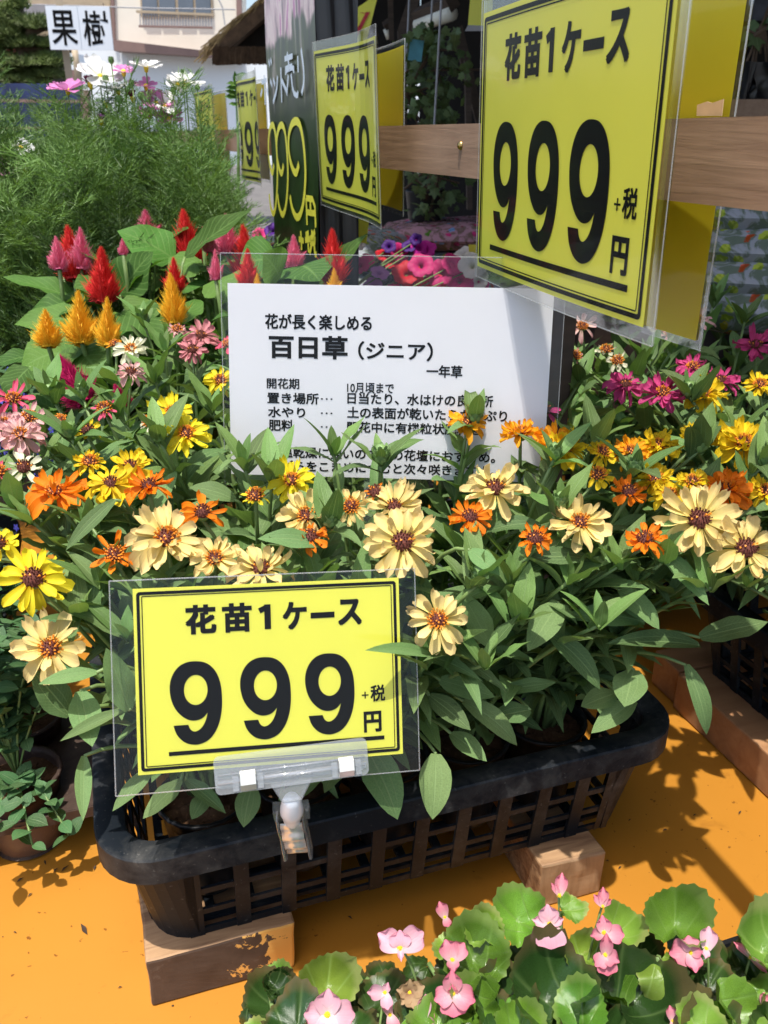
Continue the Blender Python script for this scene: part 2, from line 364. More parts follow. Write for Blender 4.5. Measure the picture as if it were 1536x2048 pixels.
mx = N.new('ShaderNodeMixRGB'); mx.inputs['Color2'].default_value = (0.78, 0.42, 0.10, 1)
L.new(r2.outputs[0], mx.inputs['Fac']); L.new(r1.outputs[0], mx.inputs['Color1']); L.new(mx.outputs[0], b.inputs['Base Color']); b.inputs['Roughness'].default_value = 0.8
bump(N, L, n1.outputs['Fac'], b, 0.4, 0.001)
M['block_face'] = m
# printed film round the post: pink blossom photo above, green below
m, N, L, b = new_mat('poster_print')
tc = N.new('ShaderNodeTexCoord'); sp = N.new('ShaderNodeSeparateXYZ'); L.new(tc.outputs['Object'], sp.inputs[0])
n1 = tex(N, L, 16, 5, 'Object', 1.2, stretch=(1, 1, 0.35)); n2 = tex(N, L, 9, 3, 'Object', 0.6)
top = ramp(N, L, n1.outputs['Fac'], [(0.34, (0.10, 0.10, 0.09)), (0.44, (0.45, 0.30, 0.33)), (0.52, (0.62, 0.50, 0.48)), (0.60, (0.42, 0.10, 0.30)), (0.68, (0.08, 0.09, 0.05))])
midc = ramp(N, L, n1.outputs['Fac'], [(0.35, (0.04, 0.04, 0.035)), (0.55, (0.06, 0.07, 0.03)), (0.63, (0.25, 0.22, 0.2))])
low = ramp(N, L, n2.outputs['Fac'], [(0.3, (0.006, 0.010, 0.006)), (0.7, (0.016, 0.042, 0.010))])
ad = N.new('ShaderNodeMath'); ad.operation = 'MULTIPLY_ADD'; L.new(n2.outputs['Fac'], ad.inputs[0]); ad.inputs[1].default_value = 0.16; L.new(sp.outputs[2], ad.inputs[2])
f1 = ramp(N, L, ad.outputs[0], [(0.0, (0, 0, 0)), (1.0, (1, 1, 1))]); f2 = ramp(N, L, ad.outputs[0], [(0.0, (0, 0, 0)), (1.0, (1, 1, 1))])
for f_, a_, b_ in ((f1, 0.985, 1.0), (f2, 0.86, 0.91)):
    f_.color_ramp.elements[0].position = a_; f_.color_ramp.elements[1].position = b_
a1 = N.new('ShaderNodeMixRGB'); L.new(f2.outputs[0], a1.inputs['Fac']); L.new(low.outputs[0], a1.inputs['Color1']); L.new(midc.outputs[0], a1.inputs['Color2'])
a2 = N.new('ShaderNodeMixRGB'); L.new(f1.outputs[0], a2.inputs['Fac']); L.new(a1.outputs[0], a2.inputs['Color1']); L.new(top.outputs[0], a2.inputs['Color2'])
L.new(a2.outputs[0], b.inputs['Base Color']); b.inputs['Roughness'].default_value = 0.3; b.inputs['Specular IOR Level'].default_value = 0.2
M['poster'] = m
# printed soil bags
def bag_mat(name, base, c1, c2, c3):
    m, N, L, b = new_mat(name)
    v = N.new('ShaderNodeTexVoronoi'); v.inputs['Scale'].default_value = 34; tc = N.new('ShaderNodeTexCoord'); dn = tex(N, L, 45, 3, 'Object'); vm = N.new('ShaderNodeVectorMath'); vm.operation = 'MULTIPLY_ADD'; vm.inputs[1].default_value = (.03, .03, .03); L.new(dn.outputs['Color'], vm.inputs[0]); L.new(tc.outputs['Object'], vm.inputs[2]); L.new(vm.outputs[0], v.inputs['Vector'])
    r = ramp(N, L, v.outputs['Distance'], [(0.28, (1, 1, 1)), (0.33, (0, 0, 0))])
    r2 = ramp(N, L, v.outputs['Color'], [(0.2, c1), (0.4, c2), (0.55, c3), (0.75, base)])
    for e in r2.color_ramp.elements: pass
    r2.color_ramp.interpolation = 'CONSTANT'
    mx = N.new('ShaderNodeMixRGB'); mx.inputs['Color1'].default_value = (*base, 1); L.new(r.outputs[0], mx.inputs['Fac']); L.new(r2.outputs[0], mx.inputs['Color2'])
    n4 = tex(N, L, 26, 5, 'Object', 1.5); r4 = ramp(N, L, n4.outputs['Fac'], [(0.46, (1, 1, 1)), (0.55, (0.28, 0.38, 0.18))])
    m4 = N.new('ShaderNodeMixRGB'); m4.blend_type = 'MULTIPLY'; m4.inputs['Fac'].default_value = 0.8; L.new(mx.outputs[0], m4.inputs['Color1']); L.new(r4.outputs[0], m4.inputs['Color2'])
    L.new(m4.outputs[0], b.inputs['Base Color']); b.inputs['Roughness'].default_value = 0.25
    n = tex(N, L, 20, 4, 'Object', 1.0); bump(N, L, n.outputs['Fac'], b, 0.6, 0.006)
    return m
M['bag'] = bag_mat('bag_print', (0.27, 0.29, 0.32), (0.65, 0.10, 0.04), (0.35, 0.42, 0.05), (0.6, 0.45, 0.05))
M['bag_top'] = bag_mat('bag_print_top', (0.45, 0.25, 0.30), (0.6, 0.05, 0.2), (0.10, 0.22, 0.03), (0.2, 0.35, 0.65))

# ------------------------------------------------------------------ mesh building
class MB:
    def __init__(s): s.v = []; s.f = []; s.uv = []; s.has_uv = False; s.mi = []
    def add(s, vs, fs, uvs=None, mat=0):
        o = len(s.v); s.v.extend([tuple(x) for x in vs]); s.f.extend([tuple(i + o for i in f) for f in fs]); s.mi.extend([mat] * len(fs))
        if uvs is not None: s.has_uv = True; s.uv.extend(uvs)
        else: s.uv.extend([(0.5, 0.5)] * len(vs))
        return s
    def merge(s, other, mtx=None, mat=0):
        vs = [mtx @ Vector(v) for v in other.v] if mtx is not None else other.v
        return s.add(vs, other.f, other.uv, mat)
    def box(s, c, size, rz=0, mat=0, mtx=None):
        x, y, z = (k / 2 for k in size); cr, sr = math.cos(rz), math.sin(rz)
        vs = []
        for dz in (-z, z):
            for dx, dy in ((-x, -y), (x, -y), (x, y), (-x, y)):
                p = Vector((c[0] + dx * cr - dy * sr, c[1] + dx * sr + dy * cr, c[2] + dz)); vs.append(mtx @ p if mtx else p)
        return s.add(vs, [(3, 2, 1, 0), (4, 5, 6, 7), (0, 1, 5, 4), (1, 2, 6, 5), (2, 3, 7, 6), (3, 0, 4, 7)], mat=mat)
    def tube(s, pts, radii, n=6, cap=True, mat=0):
        pts = [Vector(p) for p in pts]; k = len(pts)
        if not hasattr(radii, '__len__'): radii = [radii] * k
        vs, fs = [], []
        up = Vector((0.13, 0.21, 0.97))
        for i, p in enumerate(pts):
            d = (pts[min(i + 1, k - 1)] - pts[max(i - 1, 0)])
            d = d.normalized() if d.length > 1e-9 else Vector((0, 0, 1))
            a = d.cross(up)
            if a.length < 1e-3: a = d.cross(Vector((1, 0, 0)))
            a.normalize(); bb = d.cross(a)
            for j in range(n):
                t = 2 * math.pi * j / n
                vs.append(p + (a * math.cos(t) + bb * math.sin(t)) * radii[i])
        for i in range(k - 1):
            for j in range(n):
                q = (j + 1) % n
                fs.append((i * n + j, i * n + q, (i + 1) * n + q, (i + 1) * n + j))
        if cap: fs += [tuple(range(n))[::-1], tuple((k - 1) * n + j for j in range(n))]
        return s.add(vs, fs, mat=mat)
    def lathe(s, prof, n=16, c=(0, 0, 0), mat=0, cap=False):
        vs, fs = [], []
        for r, z in prof:
            for j in range(n):
                t = 2 * math.pi * j / n; vs.append((c[0] + r * math.cos(t), c[1] + r * math.sin(t), c[2] + z))
        for i in range(len(prof) - 1):
            for j in range(n):
                q = (j + 1) % n; fs.append((i * n + j, i * n + q, (i + 1) * n + q, (i + 1) * n + j))
        if cap: fs += [tuple((len(prof) - 1) * n + j for j in range(n))]
        return s.add(vs, fs, mat=mat)
    def grid(s, fn, nu, nv, mat=0):
        vs, uvs, fs = [], [], []
        for i in range(nv + 1):
            for j in range(nu + 1):
                u, v = j / nu, i / nv; vs.append(fn(u, v)); uvs.append((u, v))
        for i in range(nv):
            for j in range(nu):
                a = i * (nu + 1) + j; fs.append((a, a + 1, a + nu + 2, a + nu + 1))
        return s.add(vs, fs, uvs, mat=mat)
    def slab(s, poly, th, axis_n, mat=0):
        """polygon with thickness along axis_n"""
        n = Vector(axis_n).normalized() * th; k = len(poly); a = [Vector(p) for p in poly]
        vs = a + [p + n for p in a]
        fs = [tuple(range(k))[::-1], tuple(range(k, 2 * k))] + [(i, (i + 1) % k, (i + 1) % k + k, i + k) for i in range(k)]
        return s.add(vs, fs, mat=mat)
    def mesh(s, name, mats=(), smooth=True):
        me = bpy.data.meshes.new(name)
        me.from_pydata(s.v, [], s.f)
        if s.has_uv:
            l = me.uv_layers.new(name='UVMap'); idx = np.empty(len(me.loops), dtype=np.int32); me.loops.foreach_get('vertex_index', idx)
            l.data.foreach_set('uv', np.asarray(s.uv, dtype=np.float32)[idx].ravel())
        for m in (mats if isinstance(mats, (list, tuple)) else [mats]): me.materials.append(m)
        if any(s.mi): me.polygons.foreach_set('material_index', s.mi)
        if smooth: me.polygons.foreach_set('use_smooth', [True] * len(me.polygons))
        me.update(); return me

def link(name, data, parent=None, mtx=None):
    o = bpy.data.objects.new(name, data); COL.objects.link(o)
    if parent is not None: o.parent = parent
    if mtx is not None: o.matrix_local = mtx
    return o
def part(name, mb, mat, parent=None, smooth=False, mtx=None):
    return link(name, mb.mesh(name, mat, smooth), parent, mtx)
def bevel(o, w=0.001, seg=2):
    b = o.modifiers.new('bevel', 'BEVEL'); b.width = w; b.segments = seg; b.limit_method = 'ANGLE'; return o
def tag(o, label, cat, group=None):
    o['label'] = label; o['category'] = cat
    if group: o['group'] = group
    return o
def thing(name, label, cat, loc=(0, 0, 0), group=None, mtx=None):
    o = bpy.data.objects.new(name, None); COL.objects.link(o); o.empty_display_size = 0.02
    if mtx is not None: o.matrix_world = mtx
    else: o.location = loc
    return tag(o, label, cat, group)
def struct(o): o['kind'] = 'structure'; return o
def stuff(o): o['kind'] = 'stuff'; return o
def frame_mtx(base, d, n):
    """local +Y runs along d, local +Z faces n"""
    d = Vector(d).normalized(); n = Vector(n); n = (n - d * n.dot(d))
    if n.length < 1e-4: n = d.orthogonal()
    n.normalize(); x = d.cross(n)
    return Matrix(((x.x, d.x, n.x, base[0]), (x.y, d.y, n.y, base[1]), (x.z, d.z, n.z, base[2]), (0, 0, 0, 1)))
def scl(x, y, z): return Matrix.Diagonal((x, y, z, 1))
def bez(a, b, c, n=8):
    a, b, c = Vector(a), Vector(b), Vector(c)
    return [a * (1 - t) ** 2 + b * 2 * t * (1 - t) + c * t * t for t in [i / n for i in range(n + 1)]]

def onx(px, py, X):
    r = ray(px, py); return EYEP + r * (X / r.x)
def ony(px, py, Y):
    r = ray(px, py); return EYEP + r * (Y / r.y)

# ------------------------------------------------------------------ lettering
def curve_mb(cu):
    o = bpy.data.objects.new('tmp', cu); COL.objects.link(o)
    dg = bpy.context.evaluated_depsgraph_get()
    me = bpy.data.meshes.new_from_object(o.evaluated_get(dg))
    mb = MB(); mb.add([v.co[:] for v in me.vertices], [tuple(p.vertices) for p in me.polygons])
    bpy.data.objects.remove(o); bpy.data.meshes.remove(me); bpy.data.curves.remove(cu)
    return mb
TXT = {}
def text_mb(body, bold=0.0):
    if (body, bold) not in TXT:
        cu = bpy.data.curves.new('t', 'FONT'); cu.body = body; cu.offset = bold; cu.resolution_u = 4
        TXT[(body, bold)] = curve_mb(cu)
    return TXT[(body, bold)]
def chaikin(pts, corners, it=2):
    P = [(Vector((*p, 0)), i in corners) for i, p in enumerate(pts)]
    for _ in range(it):
        Q = []
        for i, (p, c) in enumerate(P):
            a, b_ = P[i - 1][0], P[(i + 1) % len(P)][0]
            if c: Q.append((p, True))
            else: Q += [(p.lerp(a, 0.25), False), (p.lerp(b_, 0.25), False)]
        P = Q
    return [p for p, c in P]
def nine_mb():
    out = [(.06, .245), (.34, .245), (.37, .19), (.44, .155), (.53, .165), (.62, .215), (.68, .29), (.715, .375), (.63, .315), (.52, .29), (.40, .29), (.27, .325),
           (.13, .41), (.04, .52), (0, .66), (.02, .78), (.09, .88), (.2, .955), (.35, .995), (.5, 1.0), (.68, .985), (.83, .92), (.93, .82), (.985, .7), (1, .55), (.99, .4),
           (.94, .25), (.85, .13), (.72, .04), (.55, 0), (.42, 0), (.27, .03), (.15, .10), (.09, .17)]
    cu = bpy.data.curves.new('n', 'CURVE'); cu.dimensions = '2D'; cu.fill_mode = 'FRONT'
    for pts in (chaikin(out, {0, 1, 7}), [Vector((.5 + .225 * math.cos(t), .655 + .18 * math.sin(t), 0)) for t in [2 * math.pi * k / 36 for k in range(36)]]):
        s = cu.splines.new('POLY'); s.points.add(len(pts) - 1); s.use_cyclic_u = True
        for q, p in zip(s.points, pts): q.co = (p.x, p.y, 0, 1)
    return curve_mb(cu)
NINE = nine_mb()
def fit(mb, src, x0, y0, x1, y1, z, bold=0.0):
    """place lettering into the box x0..x1, y0..y1 (y up)"""
    xs = [v[0] for v in src.v]; ys = [v[1] for v in src.v]
    ax, bx, ay, by = min(xs), max(xs), min(ys), max(ys)
    kx = (x1 - x0) / max(bx - ax, 1e-6); ky = (y1 - y0) / max(by - ay, 1e-6)
    w = bold * min(abs(x1 - x0), abs(y1 - y0))
    for k, (dx, dy) in enumerate(((0, 0), (1, 1), (-1, 1), (1, -1), (-1, -1)) if bold else ((0, 0),)):
        mb.add([(x0 + (v[0] - ax) * kx + dx * w, y0 + (v[1] - ay) * ky + dy * w, z + k * .00001) for v in src.v], src.f)
def ribbon(mb, pts, w, z, taper=0.0, sub=1):
    pts = [Vector((p[0], p[1], 0)) for p in pts]; k = len(pts); vs, fs = [], []
    ws = w if hasattr(w, '__len__') else [w] * k
    for i, p in enumerate(pts):
        d = (pts[min(i + 1, k - 1)] - pts[max(i - 1, 0)]).normalized(); n = Vector((-d.y, d.x, 0))
        ww = ws[i] * (1 - taper * (1 if i in (0, k - 1) else 0)) / 2
        vs += [(p.x + n.x * ww, p.y + n.y * ww, z), (p.x - n.x * ww, p.y - n.y * ww, z)]
    for i in range(k - 1): fs.append((2 * i, 2 * i + 1, 2 * i + 3, 2 * i + 2))
    mb.add(vs, fs)
def rect_frame(mb, x0, y0, x1, y1, w, z, r, sub=14):
    """rounded rectangle outline, inner edge and outer edge both rounded"""
    def ring(x0, y0, x1, y1, r):
        P = []
        for cx, cy, a0 in ((x1 - r, y1 - r, 0), (x0 + r, y1 - r, 90), (x0 + r, y0 + r, 180), (x1 - r, y0 + r, 270)):
            P += [(cx + r * math.cos(R(a0 + 18 * k)), cy + r * math.sin(R(a0 + 18 * k))) for k in range(6)]
        Q = []
        for i, p in enumerate(P):
            q = P[(i + 1) % len(P)]; Q.append(p)
            if math.dist(p, q) > r * 1.5:
                Q += [(p[0] + (q[0] - p[0]) * t / sub, p[1] + (q[1] - p[1]) * t / sub) for t in range(1, sub)]
        return Q
    A = ring(x0, y0, x1, y1, r)
    Bq = ring(x0 + w, y0 + w, x1 - w, y1 - w, max(r - w, r * 0.35)); n = len(A)
    if len(Bq) != n: return
    mb.add([(p[0], p[1], z) for p in A + Bq], [(i, (i + 1) % n, (i + 1) % n + n, i + n) for i in range(n)])

def price_print(W, H, z=0.0004):
    """black print of the price card; x 0..W, y 0..H up"""
    mb = MB()
    rect_frame(mb, W * .012, H * .018, W * .988, H * .982, W * .0115, z, W * .012)
    rect_frame(mb, W * .030, H * .040, W * .970, H * .960, W * .0032, z, W * .006)
    X = lambda a: a * W
    Y = lambda a: (1 - a) * H
    # 花苗1ケース, every character fitted to its own place
    for ch, a, b_, t, u in (('花', .185, .300, .105, .255), ('苗', .320, .432, .105, .255), ('ケ', .545, .640, .112, .258), ('ス', .757, .852, .112, .250)):
        fit(mb, text_mb(ch, 0.012), X(a) + W * .004, Y(u), X(b_) - W * .004, Y(t), z, .032)
    ribbon(mb, [(X(.490), Y(.116)), (X(.490), Y(.252))], W * .024, z); ribbon(mb, [(X(.482), Y(.135)), (X(.459), Y(.150))], H * .030, z)
    ribbon(mb, [(X(.653 + .092 * k / 8), Y(.190)) for k in range(9)], H * .032, z)
    for a in (.122, .380, .625): fit(mb, NINE, X(a), Y(.858), X(a + .190), Y(.405), z)
    fit(mb, text_mb('税', 0.006), X(.878), Y(.690), X(.934), Y(.600), z, .018)
    ribbon(mb, [(X(.843), Y(.652)), (X(.869), Y(.652))], H * .007, z); ribbon(mb, [(X(.856), Y(.633)), (X(.856), Y(.671))], W * .005, z + .00002)
    fit(mb, text_mb('円', 0.012), X(.850), Y(.860), X(.916), Y(.748), z, .03)
    ribbon(mb, [(X(.1125 + .815 * k / 40), Y(.898)) for k in range(41)], H * .022, z)
    return mb
def bend_mb(mb, fn):
    mb.v = [(x, y, z + fn(x, y)) for x, y, z in mb.v]; return mb
def frame3(TL, TR, BL):
    ux = (TR - TL); W = ux.length; ux.normalize(); dn = BL - TL; dn = dn - ux * dn.dot(ux); H = dn.length; up = -dn.normalized(); n = ux.cross(up)
    o = TL - up * H
    return Matrix(((ux.x, up.x, n.x, o.x), (ux.y, up.y, n.y, o.y), (ux.z, up.z, n.z, o.z), (0, 0, 0, 1))), W, H
def sheet(W, H, z=0.0, nx=12, ny=6, x0=0.0, y0=0.0, th=0.0003):
    mb = MB()
    mb.grid(lambda u, v: (x0 + u * W, y0 + v * H, z), nx, ny)
    k = len(mb.v); mb.grid(lambda u, v: (x0 + (1 - u) * W, y0 + v * H, z - th), nx, ny)
    return mb
def price_sign(name, label, TL, TR, BL, group=None, bend=lambda x, y: 0, sleeve=(.012, .012, .012, .012), paper='paper_y', printed=True, edge=True):
    mtx, W, H = frame3(TL, TR, BL)
    t = thing(name, label, 'price sign', group=group, mtx=mtx)
    part('paper', bend_mb(sheet(W, H), bend), M[paper], t)
    if printed: part('printed_lettering', bend_mb(price_print(W, H), bend), M['ink'], t)
    l, r, b_, tp = sleeve
    s = sheet(W + l + r, H + b_ + tp, 0.0012, x0=-l, y0=-b_, th=0.0024); bend_mb(s, bend); part('clear_sleeve', s, M['film'], t)
    if edge:
        e = MB()
        for x0, y0, x1, y1 in ((-l, -b_, W + r, -b_), (-l, H + tp, W + r, H + tp), (-l, -b_, -l, H + tp), (W + r, -b_, W + r, H + tp)):
            pts = [(x0 + (x1 - x0) * k / 10, y0 + (y1 - y0) * k / 10, 0.0002) for k in range(11)]
            e.tube([(x, y, z + bend(x, y)) for x, y, z in pts], 0.00045, 4)
        part('sleeve_edge', e, M['film_edge'], t)
    return t

# ------------------------------------------------------------------ plant pieces
def leaf_mb(W=0.17, fold=0.25, droop=0.6, twist=0.0, nu=4, nv=8, base=0.30, pw=0.8, tip=0.8, wave=0.0, seed=0):
    rr = random.Random(seed); ph = rr.uniform(0, 6)
    ys, zs = [0.0], [0.0]; K = 32
    for i in range(K):
        a = droop * ((i + .5) / K) - 0.15
        ys.append(ys[-1] + math.cos(a) / K); zs.append(zs[-1] - math.sin(a) / K)
    def fn(u, v):
        k = v * K; i = min(int(k), K - 1); f = k - i
        y = ys[i] + (ys[i + 1] - ys[i]) * f; z = zs[i] + (zs[i + 1] - zs[i]) * f
        w = W * (math.sin(math.pi * min(1, v ** pw)) ** tip if 0 < v < 1 else 0)
        w = max(w, W * base * (1 - v) ** 2)
        x = (u - .5) * 2
        zz = fold * abs(x) * w + wave * w * math.sin(v * 11 + ph + (2 if x > 0 else 0)) * abs(x)
        tw = twist * v
        X = x * w; return (X * math.cos(tw) - zz * math.sin(tw), y, z + X * math.sin(tw) + zz * math.cos(tw))
    return MB().grid(fn, nu, nv)
ZL = [leaf_mb(0.155, 0.30, 0.35, 0.0, seed=1), leaf_mb(0.17, 0.22, 0.8, 0.15, seed=2, wave=.15), leaf_mb(0.145, 0.35, 1.15, -0.15, seed=3, wave=.1), leaf_mb(0.18, 0.18, 0.1, 0.1, seed=4, wave=.2)]
ZLm = [x.mesh('zinnia_leaf', M['zinnia_leaf']) for x in ZL]
ZYm = [x.mesh('zinnia_young_leaf', M['zinnia_young']) for x in ZL]
CL = [leaf_mb(0.23, 0.22, 0.5, 0.1, seed=5, wave=.25, pw=.7, tip=.9, base=.1), leaf_mb(0.26, 0.15, 0.9, -0.1, seed=6, wave=.3, pw=.7, tip=.9, base=.1), leaf_mb(0.20, 0.3, 0.2, 0.0, seed=7, wave=.2, pw=.7, base=.1)]
CLm = [x.mesh('celosia_leaf', M['celosia_leaf']) for x in CL]
PLm = [leaf_mb(w, .2, d, 0, 2, 5, seed=s_, pw=.8).mesh('petunia_leaf', M['petunia_leaf']) for w, d, s_ in ((.27, .5, 8), (.24, .9, 9))]
HL = [leaf_mb(w, .15, d, 0, 2, 5, seed=s_, pw=.85, base=.08) for w, d, s_ in ((.30, .4, 10), (.34, .7, 11))]
HLm = [x.mesh('herb_leaf', M['herb_leaf']) for x in HL]
def ivy_leaf_mb():
    pts = [(0, 0), (.30, .02), (.42, .25), (.30, .35), (.48, .62), (.22, .62), (0, 1.0), (-.22, .62), (-.48, .62), (-.30, .35), (-.42, .25), (-.30, .02)]
    return MB().add([(x, y, -.15 * (x * x + y * y)) for x, y in pts] + [(0, .4, .05)], [(12, i, (i + 1) % 12) for i in range(12)], [(x + .5, y) for x, y in pts] + [(.5, .4)])
IVm = ivy_leaf_mb().mesh('ivy_leaf', M['ivy_leaf'])

def begonia_leaf_mb(seed, cup=0.25, rim=0.12):
    rr = random.Random(seed); nt, nr = 44, 6; ph = rr.uniform(0, 6); asym = rr.uniform(-.12, .12)
    vs, uvs, fs = [(0, 0.12, 0)], [(.5, .12)], []
    for i in range(1, nr + 1):
        q = i / nr
        for j in range(nt):
            th = 2 * math.pi * j / nt                  # 0 = towards the tip
            out = 0.5 * (1 + .10 * math.cos(th)) * (1 + .06 * math.sin(2 * th + ph)) * (1 - .42 * math.exp(-((abs(th - math.pi)) / .32) ** 2)) * (1 + asym * math.sin(th))
            if i == nr: out *= 1 + (.055 * rr.uniform(.4, 1.3) if j % 2 else -.03) + .05 * math.sin(3 * th + ph)
            x = q * out * math.sin(th) * 1.05; y = .45 + q * out * math.cos(th)
            if q < 1: y = .12 + (y - .12) * 1.0
            z = cup * (q ** 2) * .45 + rim * q ** 3 * math.sin((3 + seed % 2) * th + ph) * .8 + .06 * q ** 4 * math.sin(7 * th + ph * 2) + .02 * q ** 3 * math.sin(15 * th) - .12 * (y - .4) ** 2 - 0.10 * math.exp(-(x / .05) ** 2) * .4 + 0.02 * q * abs(math.sin(th * 4.5))
            vs.append((x, y, z)); uvs.append((x + .5, max(0, min(1, y))))
    for j in range(nt): fs.append((0, 1 + (j + 1) % nt, 1 + j))
    for i in range(nr - 1):
        for j in range(nt):
            a = 1 + i * nt + j; b_ = 1 + i * nt + (j + 1) % nt; fs.append((a, b_, b_ + nt, a + nt))
    mb = MB().add(vs, fs, uvs)
    mb.v[0] = (0, .44, -.03); mb.uv[0] = (.5, .44)
    return mb
BGm = {}
for key in ('begonia_leaf', 'begonia_young', 'begonia_dark'):
    BGm[key] = [begonia_leaf_mb(s_, c, r_).mesh(key, M[key]) for s_, c, r_ in ((1, .8, .16), (2, 1.3, .22), (3, -.7, .18), (4, .3, .28))]

def petal_mb(W=0.19, droop=0.3, cup=-0.3, notch=0.06, base=.22, seed=0, nu=4, nv=6, roll=0.0):
    rr = random.Random(seed); ph = rr.uniform(0, 6)
    def fn(u, v):
        x = (u - .5) * 2
        w = W * (base + (1 - base) * math.sin(min(1, v / .72) * math.pi / 2) ** 1.1)
        if v > .74: w *= math.sqrt(max(0.0, 1 - ((v - .74) / .27) ** 2)) * .85 + .15
        y = v - (notch * (1 - abs(x)) if v > .95 else 0) - (.04 * abs(x) if v > .95 else 0)
        a = droop * v
        z = -droop * v * v * .6 + cup * W * x * x * (0.5 + v) + .02 * math.sin(6 * v + ph) + roll * x * v * .1
        return (x * w, y * math.cos(a * .4), z)
    return MB().grid(fn, nu, nv)
PETALS = [petal_mb(.185, .35, .5, .07, seed=1), petal_mb(.17, .8, .7, .09, seed=2, roll=1.5), petal_mb(.195, .05, .4, .04, seed=3, roll=-1.5), petal_mb(.15, -.4, .9, .08, seed=4, roll=.8)]
WIDEP = [petal_mb(.30, .1, .15, .10, base=.15, seed=5), petal_mb(.33, -.15, .25, .12, base=.15, seed=6)]
PC = {}
def petal_mesh(i, color, wide=False):
    k = (i, color, wide)
    if k not in PC: PC[k] = (WIDEP if wide else PETALS)[i].mesh('petal', ZC[color])
    return PC[k]
def disc_mb(rad=0.0078, h=0.005, seed=0, ripe=True, orange=.6):
    """centre of a flower: a dark bumpy cone with orange florets; material 0 dark, 1 floret, 2 green"""
    rr = random.Random(seed); mb = MB()
    mb.lathe([(rad * .55, -.009), (rad * .9, -.006), (rad * 1.05, -.002), (rad * .95, .001)], 10, mat=2)
    mb.lathe([(rad * 1.0, 0), (rad * .95, h * .4), (rad * .7, h * .8), (rad * .35, h * 1.05), (0.0001, h * 1.1)], 10, mat=0)
    for k in range(46):
        q = (k + .5) / 46; r_ = rad * math.sqrt(q) * 1.0; a = k * 2.39996
        p = Vector((r_ * math.cos(a), r_ * math.sin(a), h * 1.05 * (1 - q ** 1.6)))
        d = Vector((math.cos(a) * (.3 + q), math.sin(a) * (.3 + q), 1.1)).normalized()
        fl = rr.random() < orange * (1.2 if q > .25 else .5)
        L_ = rr.uniform(.0022, .0038) * (1.2 if fl else .8); s_ = .00062 if fl else .0005
        a1 = d.orthogonal().normalized(); b1 = d.cross(a1); m_ = 1 if fl else 0
        vs = [p + a1 * s_, p - a1 * .5 * s_ + b1 * s_ * .87, p - a1 * .5 * s_ - b1 * s_ * .87, p + d * L_ + a1 * s_ * 1.7, p + d * L_ - a1 * .85 * s_ + b1 * s_ * 1.4, p + d * L_ - a1 * .85 * s_ - b1 * s_ * 1.4]
        mb.add(vs, [(0, 1, 4, 3), (1, 2, 5, 4), (2, 0, 3, 5), (3, 4, 5)], mat=m_)
    return mb
DM = [M['disc_dark'], M['floret'], M['bud']]
DISCS = [disc_mb(seed=1, orange=.75).mesh('disc', DM, False), disc_mb(seed=2, orange=.25, h=.0055).mesh('disc', DM, False), disc_mb(seed=3, orange=.95, h=.004).mesh('disc', DM, False)]

def flower(parent, pos, nrm, dia, color, kind='single', disc=0, seed=0):
    """a flower head: disc mesh with every petal a child of its own"""
    rr = random.Random(seed); n = Vector(nrm).normalized()
    x = n.orthogonal().normalized(); y = n.cross(x)
    k = dia / 0.058
    mtx = Matrix(((x.x, y.x, n.x, pos[0]), (x.y, y.y, n.y, pos[1]), (x.z, y.z, n.z, pos[2]), (0, 0, 0, 1)))
    kd = max(.75, min(1.15, k))
    f = link('flower', DISCS[disc], parent, mtx @ scl(kd, kd, kd))
    if kind == 'single': layers = ((12, .0265, 0, .0), (10, .0235, 16, .0012), (5, .018, 34, .0020))
    elif kind == 'open': layers = ((11, .0265, -4, 0), (9, .023, 14, .001))
    elif kind == 'double': layers = ((13, .0265, -8, 0), (12, .0245, 12, .0012), (11, .021, 32, .0024), (8, .016, 52, .0034))
    elif kind == 'few': layers = ((8, .027, 4, 0), (3, .02, 30, .001))
    elif kind == 'small': layers = ((11, .0275, 2, 0), (8, .022, 24, .0012))
    elif kind == 'side': layers = ((10, .027, 6, 0), (9, .025, 24, .001), (6, .02, 46, .002))
    for cnt, L_, el, dz in layers:
        a0 = rr.uniform(0, 6.28)
        for j in range(cnt):
            if rr.random() < .05: continue
            a = a0 + 2 * math.pi * (j + rr.uniform(-.22, .22)) / cnt; e = R(el + rr.uniform(-17, 14))
            d = Vector((math.cos(a) * math.cos(e), math.sin(a) * math.cos(e), math.sin(e)))
            nn = Vector((-math.cos(a) * math.sin(e), -math.sin(a) * math.sin(e), math.cos(e))) + Vector((rr.uniform(-.25, .25), rr.uniform(-.25, .25), 0))
            b_ = Vector((math.cos(a), math.sin(a), 0)) * .0048 + Vector((0, 0, dz - .001))
            l2 = L_ * rr.uniform(.80, 1.08) * k / kd
            link('petal', petal_mesh(rr.randrange(4), color), f, frame_mtx(b_, d, nn) @ scl(l2 * rr.uniform(.85, 1.2), l2, l2))
    return f

